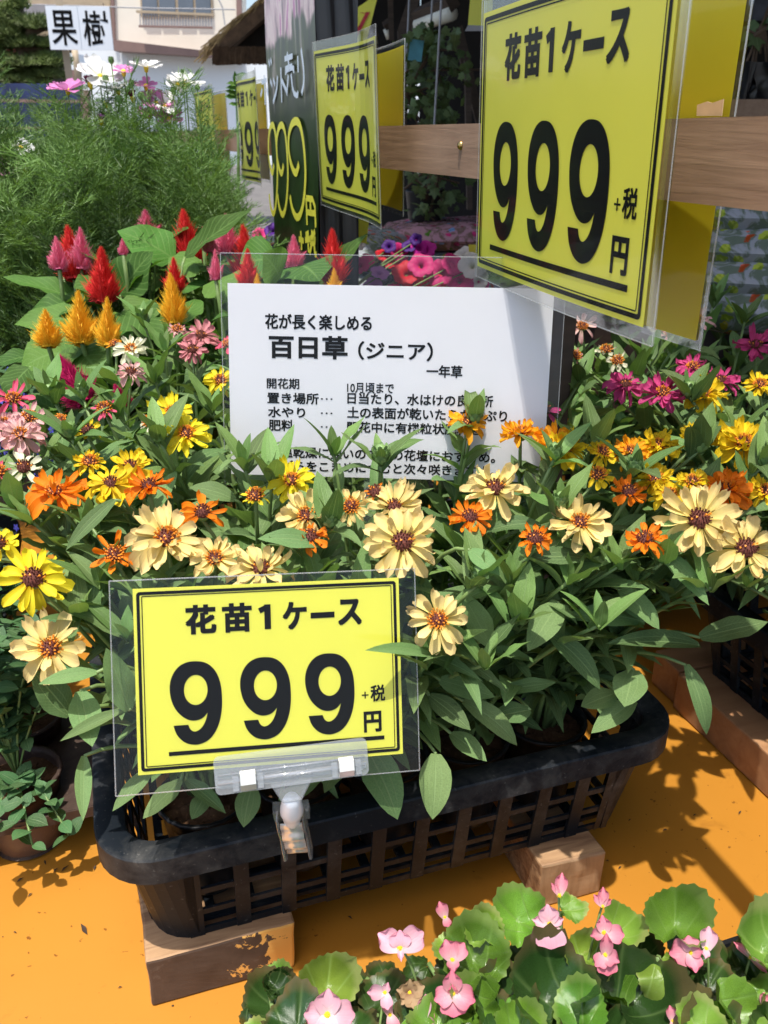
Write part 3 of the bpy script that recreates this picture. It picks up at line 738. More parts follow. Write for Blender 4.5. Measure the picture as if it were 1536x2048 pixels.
def bud_mb(seed, open_=0.0):
    mb = MB(); r_ = .0062
    mb.lathe([(.002, -.002), (r_ * .8, .001), (r_ * 1.05, .006), (r_ * .95, .011), (r_ * .6, .0145), (.0005, .0155)], 10)
    for row in range(4):
        for j in range(8):
            a = 2 * math.pi * (j + .5 * (row % 2)) / 8; z = .002 + row * .0032; rr_ = r_ * (1.03 if row < 3 else .85)
            d = Vector((math.cos(a) * .25, math.sin(a) * .25, 1)).normalized(); p = Vector((rr_ * math.cos(a), rr_ * math.sin(a), z)); t_ = Vector((-math.sin(a), math.cos(a), 0)) * .0022
            n = Vector((math.cos(a), math.sin(a), 0)) * .0006
            mb.add([p - t_, p + t_, p + t_ * .8 + d * .003 + n, p - t_ * .8 + d * .003 + n, p + d * .0042 + n * .4], [(0, 1, 2, 3), (3, 2, 4)])
    return mb
BUD = bud_mb(0).mesh('bud', M['bud'])

def zinnia_leaf(parent, base, tip, normal=(0, 0, 1), w=None, young=False, var=None):
    base, tip = Vector(base), Vector(tip); d = tip - base; L_ = d.length
    kx = 1.0 if w is None else w / (0.31 * L_)
    me = (ZYm if young else ZLm)[rnd.randrange(4) if var is None else var]
    return link('leaf', me, parent, frame_mtx(base, d, normal) @ scl(L_ * kx, L_, L_))

def zinnia_plant(base, tips, label, group, h0=0.0, leafL=.062, name='zinnia_plant', step=.034, lean_leaves=1.0, pot=True):
    """tips: list of (position, kind, options); kind 'flower' or 'bud' or 'shoot'"""
    base = Vector(base)
    t = thing(name, label, 'zinnia plant', base, group)
    for pos, kind, opt in tips:
        P = Vector(pos) - base
        h = P.z
        off = Vector((P.x, P.y, 0))
        st = Vector((rnd.uniform(-.012, .012), rnd.uniform(-.012, .012), 0))
        ctrl = st + Vector((off.x * .35, off.y * .35, h * .62))
        nrm = opt.get('n', Vector((0, 0, 1)))
        end = P - nrm.normalized() * .008 if kind == 'flower' else P
        pts = bez(st, ctrl, end, 9)
        mb = MB(); mb.tube(pts, [.0026 - .0011 * i / 9 for i in range(10)], 6); part('stem', mb, M['stem'], t, True)
        length = sum((pts[i + 1] - pts[i]).length for i in range(9))
        nn = max(2, int(length / step)); az = rnd.uniform(0, 3.14)
        for i in range(1, nn + 1):
            q = i / (nn + .35)
            if kind == 'flower' and q > .86: continue
            k = q * 9; a = min(int(k), 8); c = pts[a].lerp(pts[a + 1], k - a); ax = (pts[a + 1] - pts[a]).normalized()
            az += math.pi / 2 + rnd.uniform(-.3, .3)
            LL = leafL * rnd.uniform(.75, 1.15) * (1.0 if q < .75 else .8)
            for s_ in (0, math.pi):
                aa = az + s_ + rnd.uniform(-.2, .2); el = R(rnd.uniform(2, 32) + 22 * q)
                d = Vector((math.cos(aa) * math.cos(el), math.sin(aa) * math.cos(el), math.sin(el))) + ax * .15
                nrm_ = Vector((-math.cos(aa) * math.sin(el), -math.sin(aa) * math.sin(el), math.cos(el))) + Vector((rnd.uniform(-.35, .35), rnd.uniform(-.35, .35), 0))
                link('leaf', (ZYm if rnd.random() < .10 + .25 * (q > .7) else ZLm)[rnd.randrange(4)], t, frame_mtx(c, d, nrm_) @ scl(LL * rnd.uniform(.72, 1.1), LL, LL * rnd.uniform(.6, 1.6)))
        if kind == 'flower':
            flower(t, P, nrm, opt['dia'], opt['color'], opt.get('kind', 'single'), opt.get('disc', 0), rnd.randrange(9999))
        else:
            if kind == 'bud': link('bud', BUD, t, frame_mtx(end, Vector((1, 0, 0)), Vector((rnd.uniform(-.2, .2), rnd.uniform(-.2, .2), 1))) @ scl(.9, .9, .9) @ scl(*[opt.get('s', 1)] * 3))
            az = rnd.uniform(0, 6.28)
            for j, (el, LL) in enumerate(((48, .048), (48, .046), (66, .030), (66, .028))):
                aa = az + (j % 2) * math.pi + (j // 2) * math.pi / 2 + rnd.uniform(-.15, .15); e = R(el + rnd.uniform(-12, 12))
                d = Vector((math.cos(aa) * math.cos(e), math.sin(aa) * math.cos(e), math.sin(e)))
                nrm_ = Vector((-math.cos(aa) * math.sin(e), -math.sin(aa) * math.sin(e), math.cos(e)))
                link('leaf', ZYm[rnd.choice((0, 3))], t, frame_mtx(end - Vector((0, 0, .004)), d, nrm_) @ scl(LL, LL, LL))
    return t

# ================================================================== ground and table
g = MB(); g.add([(-150, -60, 0), (150, -60, 0), (150, 200, 0), (-150, 200, 0)], [(0, 1, 2, 3)])
struct(part('ground', g, M['ground']))
TZ = 0.62
tb = thing('display_table', 'orange painted table top carrying the flower crates on wooden blocks', 'table', (0, 0, 0))
o = part('table_top', MB().box((0.0, 1.15, TZ - .012), (2.7, 2.1, .024)), M['orange'], tb); bevel(o, .003)
for x in (-1.25, 1.25):
    for y in (.2, 2.1): part('leg', MB().box((x, y, .304), (.06, .06, .606)), M['dark_wood'], tb)
    
# specks, dry leaf bits lying on the table
deb = MB()
for px, py, s_ in ((168, 1858, .008), (112, 1740, .004), (60, 1790, .003), (1115, 1735, .004), (240, 1975, .002), (700, 1835, .003), (1260, 1640, .003), (1330, 1660, .003), (1390, 1630, .003), (30, 1865, .002), (1240, 1735, .003),
                   (1480, 1625, .004), (1215, 1722, .002), (90, 1725, .004), (130, 1737, .005), (190, 1735, .004), (40, 1760, .004)):
    p = onz(px, py, TZ + .001); a = rnd.uniform(0, 6)
    d = Vector((math.cos(a), math.sin(a), 0)) * s_; n = Vector((-d.y, d.x, 0)) * .3
    deb.add([p - d, p - d * .2 + n + Vector((0, 0, .001)), p + d, p - n * .8 + Vector((0, 0, .0015))], [(0, 1, 2, 3)])
for k in range(90):
    p = Vector((rnd.uniform(-.5, .62), rnd.uniform(.3, .75), TZ + .0008)); s_ = rnd.uniform(.0005, .0014); a = rnd.uniform(0, 6)
    deb.add([p + Vector((math.cos(a + q) * s_, math.sin(a + q) * s_ * rnd.uniform(.5, 1), 0)) for q in (0, 1.5, 3.1, 4.6)] + [p + Vector((0, 0, s_ * .7))], [(0, 1, 4), (1, 2, 4), (2, 3, 4), (3, 0, 4)])
o = part('dirt_crumbs', deb, plain('dirt', (0.05, 0.03, 0.02), 0.95), None); stuff(o)

# ================================================================== wooden blocks under the crate
def block(name, label, x0, x1, y0, y1, z0, z1, seed, front=None):
    rr = random.Random(seed); c = Vector(((x0 + x1) / 2, (y0 + y1) / 2, z0))
    sx, sy, sz = (x1 - x0) / 2, (y1 - y0) / 2, z1 - z0
    me = bmesh.new(); bmesh.ops.create_cube(me, size=1)
    for v in me.verts: v.co = Vector((v.co.x * 2 * sx, v.co.y * 2 * sy, (v.co.z + .5) * sz)) + Vector((rr.uniform(-.002, .002), rr.uniform(-.002, .002), 0))
    bmesh.ops.subdivide_edges(me, edges=me.edges[:], cuts=9, use_grid_fill=True)
    for v in me.verts:
        n = noise.noise(v.co * 55 + Vector((seed, 0, 0))) * .0009 + noise.noise(v.co * 18) * .0012
        if v.co.z > .004: v.co += Vector((n, n, n * .6))
    d = bpy.data.meshes.new(name); me.to_mesh(d); me.free()
    d.materials.append(M['block']); d.materials.append(M[front or 'block_end'])
    for p in d.polygons:
        if p.normal.y < -.7: p.material_index = 1
    o = bpy.data.objects.new(name, d); COL.objects.link(o); o.location = c; bevel(o, .0025)
    return tag(o, label, 'wood block', 'wooden blocks under the front crate')
block('wood_block', 'dark wooden block with flaking orange paint under the front crate, left corner', -.032, .092, .527, .66, TZ, .674, 3, 'block_face')
block('wood_block', 'light brown split wooden block under the right end of the front crate', .325, .392, .512, .80, TZ, .674, 5)
for nm, xx, lab in (('wood_block', .1, 'dark wooden block under the back edge of the front crate'),):
    block(nm, lab, xx, xx + .1, .78, .87, TZ, .674, 8)

# ================================================================== crates
def rrect(x0, y0, x1, y1, r, n=6):
    P = []
    for cx, cy, a0 in ((x1 - r, y1 - r, 0), (x0 + r, y1 - r, 90), (x0 + r, y0 + r, 180), (x1 - r, y0 + r, 270)):
        P += [(cx + r * math.cos(R(a0 + 90 * k / n)), cy + r * math.sin(R(a0 + 90 * k / n))) for k in range(n + 1)]
    return P
def crate(label, x0, y0, x1, y1, zb, zr, mat='crate', taper=.018, group='black plastic seedling crates', detailed=True):
    t = thing('seedling_crate', label, 'crate', ((x0 + x1) / 2, (y0 + y1) / 2, zb), group)
    ox, oy, oz = t.location; r = .05; hgt = zr - zb
    # rim: swept profile
    prof = [(-.014, -.006), (-.017, -.016), (-.0175, -.020), (-.003, -.022), (0, -.020), (0, -.004), (-.002, 0), (-.012, 0), (-.016, -.0015)] # offset inwards is positive
    prof = [(0, -.024), (0, -.0015), (.0012, 0), (.0040, .0002), (.0215, -.0012), (.0238, -.0030), (.0250, -.018), (.0235, -.018), (.0215, -.006), (.003, -.006), (.003, -.024)]
    mb = MB(); rings = []
    for off, dz in prof:
        rings.append([(px - ox, py - oy, hgt + dz) for px, py in rrect(x0 + off, y0 + off, x1 - off, y1 - off, max(r - off, .012), 8)])
    n = len(rings[0]); vs = [v for ring in rings for v in ring]; fs = []
    for i in range(len(rings)):
        for j in range(n):
            a, b_ = i * n + j, i * n + (j + 1) % n; i2 = (i + 1) % len(rings); fs.append((b_, a, i2 * n + j, i2 * n + (j + 1) % n))
    mb.add(vs, fs); part('rim', mb, M[mat], t, True).modifiers.new('edge', 'EDGE_SPLIT').split_angle = R(35)
    # lattice wall: bars round the crate with rows of openings
    W, D = x1 - x0 - .05, y1 - y0 - .05
    ins = .016
    def wall(axis, length):
        pass
    wb = MB()
    def P(s_, q, side, depth=0.0):
        """s_ metres along a side, q 0 bottom..1 top"""
        k = ins - .002 + taper * (1 - q) + depth; z = q * (hgt - .016)
        if side == 0: return (s_ - ox, y0 + k - oy, z)
        if side == 1: return (x1 - k - ox, s_ - oy, z)
        if side == 2: return (s_ - ox, y1 - k - oy, z)
        return (x0 + k - ox, s_ - oy, z)
    rows = [(0.0, .07), (.07, .25), (.25, .31), (.31, .50), (.50, .56), (.56, .75), (.75, .81), (.81, .97), (.97, 1.0)]   # solid, hole, bar, hole, bar, hole, solid
    for side in range(4):
        a, b_ = ((x0 + .062, x1 - .062) if side in (0, 2) else (y0 + .062, y1 - .062))
        ncell = max(3, round((b_ - a) / .0395)); cells = []
        barw = .0125; cw = (b_ - a) / ncell
        for c in range(ncell):
            cells.append((a + c * cw, a + c * cw + barw, False)); cells.append((a + c * cw + barw, a + (c + 1) * cw, True))
        cells.append((b_, b_ + barw * .5, False))
        for s0, s1, openc in cells:
            for ri, (q0, q1) in enumerate(rows):
                if openc and ri in (1, 3, 5, 7): continue
                vert = not openc
                dd = 0.0 if vert else .0012
                vs = [P(s0, q0, side, dd), P(s1, q0, side, dd), P(s1, q1, side, dd), P(s0, q1, side, dd), P(s0, q0, side, .004), P(s1, q0, side, .004), P(s1, q1, side, .004), P(s0, q1, side, .004)]
                wb.add(vs, [(0, 1, 2, 3), (7, 6, 5, 4), (0, 4, 5, 1), (3, 2, 6, 7), (1, 5, 6, 2), (0, 3, 7, 4)])
        # corner piece, rounded, solid
    for (sx, sy, a0) in ((1, 1, 0), (-1, 1, 90), (-1, -1, 180), (1, -1, 270)):
        rr_ = .042
        def fn(u, v, sx=sx, sy=sy, a0=a0, rr_=rr_):
            k = ins - .002 + taper * (1 - v); bx = (x1 - k) if sx > 0 else (x0 + k); by = (y1 - k) if sy > 0 else (y0 + k)
            rc = rr_ - 0.004 + .0001; L1 = .062 - k - rc + .004
            # straight, arc, straight
            s_ = u * 3
            cx, cy = bx - sx * rc, by - sy * rc
            ang = R(a0)
            if s_ < 1: p = Vector((math.cos(ang), math.sin(ang))) * rc + Vector((-math.sin(ang), math.cos(ang))) * (-(1 - s_) * max(L1 + .004, 0))
            elif s_ <= 2: a = R(a0 + 90 * (s_ - 1)); p = Vector((math.cos(a), math.sin(a))) * rc
            else: a = R(a0 + 90); p = Vector((math.cos(a), math.sin(a))) * rc + Vector((-math.sin(a), math.cos(a))) * ((s_ - 2) * max(L1 + .004, 0))
            return (cx + p.x - ox, cy + p.y - oy, v * (hgt - .016))
        wb.grid(fn, 18, 4)
    part('lattice_wall', wb, M[mat], t)
    # bottom grid
    fb = MB(); k = ins + taper + .012
    for i in range(13):
        x = x0 + k + (x1 - x0 - 2 * k) * i / 12; fb.box((x - ox, (y0 + y1) / 2 - oy, .003), (.008, y1 - y0 - 2 * k, .005))
    for i in range(9):
        y = y0 + k + (y1 - y0 - 2 * k) * i / 8; fb.box((0, y - oy, .0062), (x1 - x0 - 2 * k, .008, .004))
    part('bottom_grid', fb, M[mat], t)
    return t
def soil_pot(x, y, z0, z1, r=.040, label=None, mat='pot', group='black pots inside the front crate'):
    t = thing('plant_pot', label or 'thin black pot of brown soil standing inside the front crate', 'plant pot', (x, y, z0), group)
    h = z1 - z0
    mb = MB(); mb.lathe([(r * .66, 0), (r * .98, h), (r * 1.04, h + .001), (r * 1.04, h + .004), (r * .95, h + .004), (r * .93, h - .004), (r * .70, .004)], 20)
    part('pot_wall', mb, M[mat], t, True)
    rr = random.Random(int(x * 1000 + y * 77)); sb = MB()
    def fn(u, v):
        a = u * 2 * math.pi; q = v * r * .95
        p = Vector((q * math.cos(a), q * math.sin(a), 0)); n = noise.noise(Vector((p.x + x, p.y + y, 0)) * 120) * .004 + noise.noise(Vector((p.x + x, p.y + y, 3)) * 40) * .004
        return (p.x, p.y, h - .009 + n)
    sb.grid(fn, 20, 7)
    for k in range(60):
        a, q = rr.uniform(0, 6.28), r * .88 * math.sqrt(rr.random()); s_ = rr.uniform(.001, .0028); c = Vector((q * math.cos(a), q * math.sin(a), h - .007 + rr.uniform(-.001, .002)))
        sb.add([c + Vector((rr.uniform(-1, 1), rr.uniform(-1, 1), rr.uniform(-.5, 1))) * s_ for _ in range(4)], [(0, 1, 2), (0, 2, 3), (0, 3, 1), (1, 3, 2)])
    o = part('soil', sb, M['soil'], t, False); stuff(o)
    return t

CR = (-.056, .507, .466, .865)            # front crate footprint at the rim
crate('big black lattice crate in front, raised on wooden blocks, price sign clipped on', *CR, .674, .80)
POTS = []
for j, y in enumerate((.596, .680, .764)):
    for i in range(5):
        POTS.append((.033 + i * .083 + (.003 if j % 2 else 0), y))
for i, (x, y) in enumerate(POTS):
    soil_pot(x, y, .683, .772, .0395, label='thin black pot of soil in the front crate, %s row, %s' % (('front', 'middle', 'back')[i // 5], ('leftmost', 'second from the left', 'centre one', 'second from the right', 'rightmost')[i % 5]))

# ================================================================== price sign on its clip
TL, TR, BL = at(265, 1178, .578), at(797, 1155, .612), at(274, 1551, .580)
ps = price_sign('price_sign', 'yellow 999 yen card in a clear sleeve, clipped to the rim of the front crate', TL, TR, BL, 'yellow 999 yen price signs', sleeve=(.015, .012, .013, .006))
mtx, W, H = frame3(TL, TR, BL)
clip = thing('sign_clip', 'clear acrylic sign clip with white joint and chrome springs on the crate rim', 'sign clip', mtx=mtx)
def card_pt(px, py, dz=0.0):
    """point of the card plane seen at a pixel, in the card's own frame"""
    n = mtx.to_3x3() @ Vector((0, 0, 1)); o_ = mtx.translation; r = ray(px, py); k = (o_ - EYEP).dot(n) / r.dot(n)
    p = mtx.inverted() @ (EYEP + r * k); return Vector((p.x, p.y, dz))
a = card_pt(425, 1510); b_ = card_pt(730, 1470); c = card_pt(733, 1550); d = card_pt(437, 1585)
ang = math.atan2(b_.y - a.y, b_.x - a.x); cl_o = a.lerp(b_, .5).lerp(d.lerp(c, .5), .5)
cw, ch = (b_ - a).length, (a - d).length
L0 = Matrix.Translation((cl_o.x, cl_o.y, 0)) @ Matrix.Rotation(ang, 4, 'Z')      # clip frame: x along the jaw, y up, z to the viewer
def rplate(w, h, th, r, z):
    P = rrect(-w / 2, -h / 2, w / 2, h / 2, r, 4); k = len(P)
    return MB().add([(x, y, z) for x, y in P] + [(x, y, z + th) for x, y in P], [tuple(range(k))[::-1], tuple(range(k, 2 * k))] + [(i, (i + 1) % k, (i + 1) % k + k, i + k) for i in range(k)])
part('front_jaw', rplate(cw, ch, .0016, .004, .0030), M['acrylic'], clip, mtx=L0)
part('back_jaw', rplate(cw, ch * .9, .0016, .004, -.0050), M['acrylic'], clip, mtx=L0)
rg = MB()
rg.tube([(-cw * .48, -.0045, .0062), (cw * .48, -.0045, .0062)], .0016, 6); rg.tube([(-cw * .48, .0005, .0052), (cw * .48, .0005, .0052)], .0007, 5)
part('jaw_ridge', rg, M['acrylic'], clip, True, mtx=L0)
for sx in (-.29, .35):
    s_ = MB(); prof = [(.0040, -.008), (.0048, -.003), (.0090, -.0045), (.0090, -.011), (.0060, -.0155), (-.004, -.0165), (-.007, -.010), (-.0065, 0)]
    s_.grid(lambda u, v: ((sx * cw) + (u - .5) * .0105, [p[1] for p in prof][min(7, int(v * 7 + .001))] + .004, [p[0] for p in prof][min(7, int(v * 7 + .001))]), 1, 7)
    o = part('spring', s_, M['chrome'], clip, False, mtx=L0); so = o.modifiers.new('solid', 'SOLIDIFY'); so.thickness = .0006
    pd = MB()
    for q in (-.0085, .0085): pd.box((sx * cw + q, -.006, .0066), (.004, .010, .003))
    o = part('spring_seat', pd, M['acrylic'], clip, mtx=L0)
# funnel shaped neck, white joint, lower jaw on the rim
p1 = card_pt(540, 1568); p2 = card_pt(625, 1555); p3 = card_pt(602, 1600); p4 = card_pt(565, 1605)
nk = MB(); k_ = [p1, p4, p3, p2]
nk.add([(p.x, p.y, .0035) for p in k_] + [(p.x, p.y, -.0035) for p in k_], [(0, 1, 2, 3), (7, 6, 5, 4), (0, 4, 5, 1), (1, 5, 6, 2), (2, 6, 7, 3), (3, 7, 4, 0)]); bevel(part('neck', nk, M['acrylic'], clip), .0012)
jw = clip.matrix_world.inverted() if False else mtx.inverted()
A1 = at(583, 1600, .612); A2 = at(584, 1640, .632)
mb = MB(); rr_ = .0083; ax = (A2 - A1).normalized()
pts, rad = [], []
for k in range(11):
    q = k / 10; pts.append(jw @ (A1 + (A2 - A1) * (q * 1.35 - .1))); rad.append(rr_ * (math.sin(math.pi * (q * .9 + .07)) ** .35) * (1.04 if q < .6 else .9))
mb.tube(pts, rad, 16); part('white_joint', mb, M['joint'], clip, True)
# lower clip over the rim: chrome zigzag band between clear cheeks
top = at(582, 1640, .636); bot = at(596, 1698, .655)
ax = (bot - top); right = (ray(640, 1640) - ray(560, 1646)).normalized(); nrm = right.cross(-ax).normalized()
if nrm.dot(EYEP - top) < 0: nrm = -nrm
zz = MB()
def band(u, v):
    k = v * 10; bump_ = .0008 * math.sin(v * math.pi * 6.2) + .003 * math.sin(v * math.pi)
    return tuple(jw @ (top + ax * v + right * ((u - .5) * .0165) + nrm * (.0025 + bump_)))
zz.grid(band, 1, 24); o = part('spring_band', zz, M['chrome'], clip, True); o.modifiers.new('solid', 'SOLIDIFY').thickness = .0007
for s_ in (-1, 1):
    ck = MB(); P = []
    for a_, b__ in ((-.18, -.005), (-.15, .0045), (.15, .0065), (.45, .0050), (.8, .0085), (1.05, .009), (1.22, .004), (1.15, -.004), (.6, -.006), (.1, -.007)):
        P.append(top + ax * a_ + nrm * b__ + right * s_ * .0088)
    ck.slab([jw @ p for p in P], .0018, jw.to_3x3() @ (right * s_)); bevel(part('cheek', ck, M['smoke'], clip), .0004)
    ck = MB(); ck.slab([jw @ (top + ax * a_ + nrm * b__ + right * s_ * .004) for a_, b__ in ((-.2, -.012), (-.1, -.004), (.15, -.004), (.1, -.012))], .0095, jw.to_3x3() @ (right * s_)); part('grip', ck, M['smoke'], clip)

# ================================================================== white care card
TLw, TRw, BLw = dist(455, 566, .785), dist(1109, 578, .77), dist(463, 948, .75)
mtxw, Ww, Hw = frame3(TLw, TRw, BLw)
cs = thing('care_card', 'white plant care card with black Japanese text standing among the zinnias', 'care card', mtx=mtxw)
part('paper', sheet(Ww, Hw), M['paper_w'], cs)
px_ = lambda x, y: ((x - 455) / 654 , 1 - (y - 572) / 385)      # photo to card fractions (card seen square on)
tx = MB()
def line(body, x0, y0, x1, y1, bold=.016):
    a_ = px_(x0, y1); b__ = px_(x1, y0); fit(tx, text_mb(body, min(bold, .008)), a_[0] * Ww, a_[1] * Hw, b__[0] * Ww, b__[1] * Hw, .0004, bold * .8)
line('花が長く楽しめる', 531, 630, 747, 659, .022)
line('百日草', 539, 672, 698, 716, .034)
line('（ジニア）', 721, 680, 872, 716, .018)
line('一年草', 861, 724, 933, 748, .022)
line('開花期', 533, 757, 600, 778, .014)
line('10月頃まで', 699, 762, 795, 783, .008)
line('置き場所', 534, 786, 640, 808, .02); line('…', 645, 795, 669, 798, .02)
line('日当たり、水はけの良い所', 700, 782, 998, 805, .02)
line('水やり', 535, 815, 612, 836, .02); line('…', 645, 824, 669, 827, .02)
line('土の表面が乾いたらたっぷり', 700, 811, 1028, 834, .02)
line('肥料', 536, 841, 588, 864, .02); line('…', 645, 852, 669, 855, .02)
line('開花中に有機粒状肥料を', 700, 841, 975, 863, .02)
line('高温乾燥に強いので夏の花壇におすすめ。', 536, 896, 1008, 919, .018)
line('花がらをこまめにつむと次々咲きますよ。', 537, 925, 1008, 947, .018)
part('printed_lettering', tx, M['ink'], cs)
sl = sheet(Ww + .016, Hw + .036, .0014, x0=-.006, y0=-.010, th=.0028); part('clear_sleeve', sl, M['film'], cs)
e = MB()
for (x0, y0), (x1, y1) in (((-.006, Hw + .026), (Ww + .010, Hw + .026)), ((-.006, -.01), (-.006, Hw + .026)), ((Ww + .010, -.01), (Ww + .010, Hw + .026))): e.tube([(x0, y0, 0), (x1, y1, 0)], .0004, 4)
part('sleeve_edge', e, M['film_edge'], cs)
stk = MB(); stk.box((Ww * .45, -.10, -.004), (.012, .22, .003)); part('stake', stk, M['acrylic'], cs)

# ================================================================== rail with its price signs
RX = .405
ztop = onx(1400, 236, RX).z; zbot = onx(1400, 408, RX).z
rl = MB(); nseg = 90
for i in range(nseg + 1):
    y = -.7 + 7.3 * i / nseg; j_ = [noise.noise(Vector((y * 9, k, 0))) * .0007 for k in range(4)]
    rl.add([(RX + j_[0], y, zbot + j_[1]), (RX + j_[2], y, ztop + j_[3]), (RX + .02, y, ztop + j_[0]), (RX + .02, y, zbot + j_[2])], [])
for i in range(nseg):
    for k in range(4): a_ = i * 4 + k; b__ = i * 4 + (k + 1) % 4; rl.f.append((a_, b__, b__ + 4, a_ + 4)); rl.mi.append(0)
rl.f += [(3, 2, 1, 0), tuple(nseg * 4 + k for k in range(4))]; rl.mi += [0, 0]
rail = thing('wooden_rail', 'long planed wooden rail carrying the yellow price signs over the flowers', 'rail', (0, 0, 0))
part('plank', rl, M['rail'], rail)
sp_ = onx(922, 291, RX); sc = MB(); sc.lathe([(.0001, .004), (.003, .0035), (.0048, .001), (.0048, 0)], 12)
part('screw', sc, M['brass'], rail, True, mtx=frame_mtx(sp_, (0, 0, 1), (-1, 0, 0)))
for i, y in enumerate(((onx(975, 560, RX + .03).y + onx(1140, 560, RX + .03).y) / 2, 3.1, 5.6)):
    tag(bevel(part('rail_post', MB().box((RX + .024 + .022, y, (zbot if i == 0 else ztop) / 2 + .0), (.044, .10, (zbot if i == 0 else ztop) - .002)), M['dark_wood']), .002),
        ('brown wooden post under the rail, below the largest yellow sign', 'brown wooden post carrying the middle of the rail', 'brown wooden post carrying the far end of the rail')[i], 'post', 'posts carrying the rail')

H3 = .210
def rail_sign(label, BLp, BRp, lean=0.0, **kw):
    up = Vector((0, 0, 1)) + (BRp - BLp).normalized().cross(Vector((0, 0, 1))) * lean
    return price_sign('price_sign', label, BLp + up * H3, BRp + up * H3, BLp, 'yellow 999 yen price signs', **kw)
B3l, B3r = at(955, 531, .816), at(1292, 655, .557)
ZB = (B3l.z + B3r.z) / 2; B3l.z = B3r.z = ZB
def rp(px, X):
    p = onx(px, 300, X); return Vector((X, p.y, 1.200))
rail_sign('largest yellow 999 yen sign, hanging on the rail at the upper right', B3l, B3r, .02, sleeve=(.004, .012, .010, .010), bend=lambda x, y: .005 * math.sin(x * 9))
rail_sign('middle-sized yellow 999 yen sign on the rail beside the black wrapped post', at(645, 402, 1.354), at(751, 449, 1.08), .02, sleeve=(.004, .006, .006, .012), bend=lambda x, y: -.010 * math.sin(x / .4 * 3.14) + .003 * math.sin(x * 18 + y * 6))
rail_sign('small yellow 999 yen sign left of the black wrapped post, half hidden by cosmos leaves', rp(481, .385), rp(522, .365), .0, sleeve=(.004, .006, .006, .012), bend=lambda x, y: .008 * math.sin(x * 18))
rail_sign('farthest yellow price sign at the end of the rail, its top above the cosmos', rp(432, .365) + Vector((-.01, .297, 0)), rp(432, .365), .0)
# back halves of the hanging sleeves, seen plain yellow behind the rail
def back_sheet(label, px, X, length, bow=.0, up=0.0, low=0.0):
    br = rp(px, X) + Vector((0, 0, -.002 - low)); tr = br + Vector((0, 0, .210 + up)); L_ = br + Vector((0, length, 0)); LT = L_ + Vector((0, 0, (tr - br).length))
    m_, w_, h_ = frame3(LT, tr, L_); t = thing('plain_sheet', label, 'yellow sheet', group='plain yellow sheets hung behind the rail', mtx=m_)
    part('paper', bend_mb(sheet(w_, h_), lambda x, y: bow * math.sin(x / w_ * 3.14)), M['paper_y2'], t)
    s_ = bend_mb(sheet(w_ + .012, h_ + .014, .0012, x0=-.006, y0=-.007, th=.0024), lambda x, y: bow * math.sin(x / w_ * 3.14)); part('clear_sleeve', s_, M['film'], t)
    e = MB()
    for x in (-.006, w_ + .006): e.tube([(x, -.007, 0), (x, h_ + .007, 0)], .0009, 4)
    e.tube([(k * (w_ + .006) / 8, h_ + .007, bow * math.sin(k / 8 * 3.14)) for k in range(9)], .0012, 4)
    part('sleeve_edge', e, M['film_edge'], t); return t
back_sheet('plain yellow sheet hanging behind the rail next to the largest sign', 1448, .437, .330, .006, .06, .045)
back_sheet('plain yellow sheet behind the rail, right of the middle-sized sign', 805, .432, .297, -.012)
back_sheet('plain yellow sheet behind the rail just left of the black wrapped post', 536, .432, .297, .008)
back_sheet('plain yellow sheet behind the rail near its far end', 458, .43, .297, .008)
# a small yellow card low behind the post, and one by the bags
for lab, a_, b__, c_, D in (('yellow card standing low among the petunias behind the black post', (684, 430), (738, 440), (686, 478), 1.75), ('small yellow card beside the stacked soil bags', (937, 489), (953, 489), (937, 530), 1.9)):
    m_, w_, h_ = frame3(dist(*a_, D), dist(*b__, D - .02), dist(*c_, D)); t = thing('plain_card', lab, 'yellow card', mtx=m_); part('paper', sheet(w_, h_), M['paper_y'], t)
    part('stake', MB().box((w_ / 2, -.12, -.004), (.012, .30, .003)), M['acrylic'], t)
# sunlit patch on the back sheet above the rail, painted as a thin tan sheet
p0 = onx(1393, 232, RX + .026); tp = MB(); tp.slab([p0, onx(1443, 232, RX + .026), onx(1447, 198, RX + .026), onx(1424, 206, RX + .026), onx(1414, 203, RX + .026), onx(1394, 210, RX + .026)], .0006, (1, 0, 0))
tag(part('sunlit_patch', tp, plain('sunlit_tan', (.62, .42, .22), .6)), 'sunlit tan patch above the rail beside the big sign, added as a thin sheet', 'light patch')

# ================================================================== wrapped post with the handwritten poster
near = onx(622, 250, .345)
mtxp = Matrix.Translation((near.x, near.y, .55)) @ Matrix.Rotation(R(-2.0), 4, 'X') @ Matrix.Rotation(R(1.2), 4, 'Y')
pw_, pl_, ph_ = .066, .37, 1.45
post = thing('poster_post', 'tall post wrapped in black plastic with a blossom poster and handwritten 999 yen', 'poster', mtx=mtxp)
core = MB(); core.box((pw_ / 2 + .004, pl_ / 2 + .004, ph_ / 2), (pw_ - .008, pl_ - .008, ph_ - .01)); part('core', core, M['black'], post)
pz0 = 0
fr = MB(); fr.grid(lambda u, v: (0 + .002 * math.sin(v * 17 + u * 5), (1 - u) * pl_, v * ph_), 8, 40); part('poster_film', fr, M['poster'], post, True)
sd = MB(); sd.grid(lambda u, v: (u * pw_ * 1.0, -.001 - .008 * abs(math.sin(u * 7 + v * 5 + .6 * math.sin(v * 9))), v * ph_), 14, 40)
part('black_wrap', sd, M['black'], post, True)
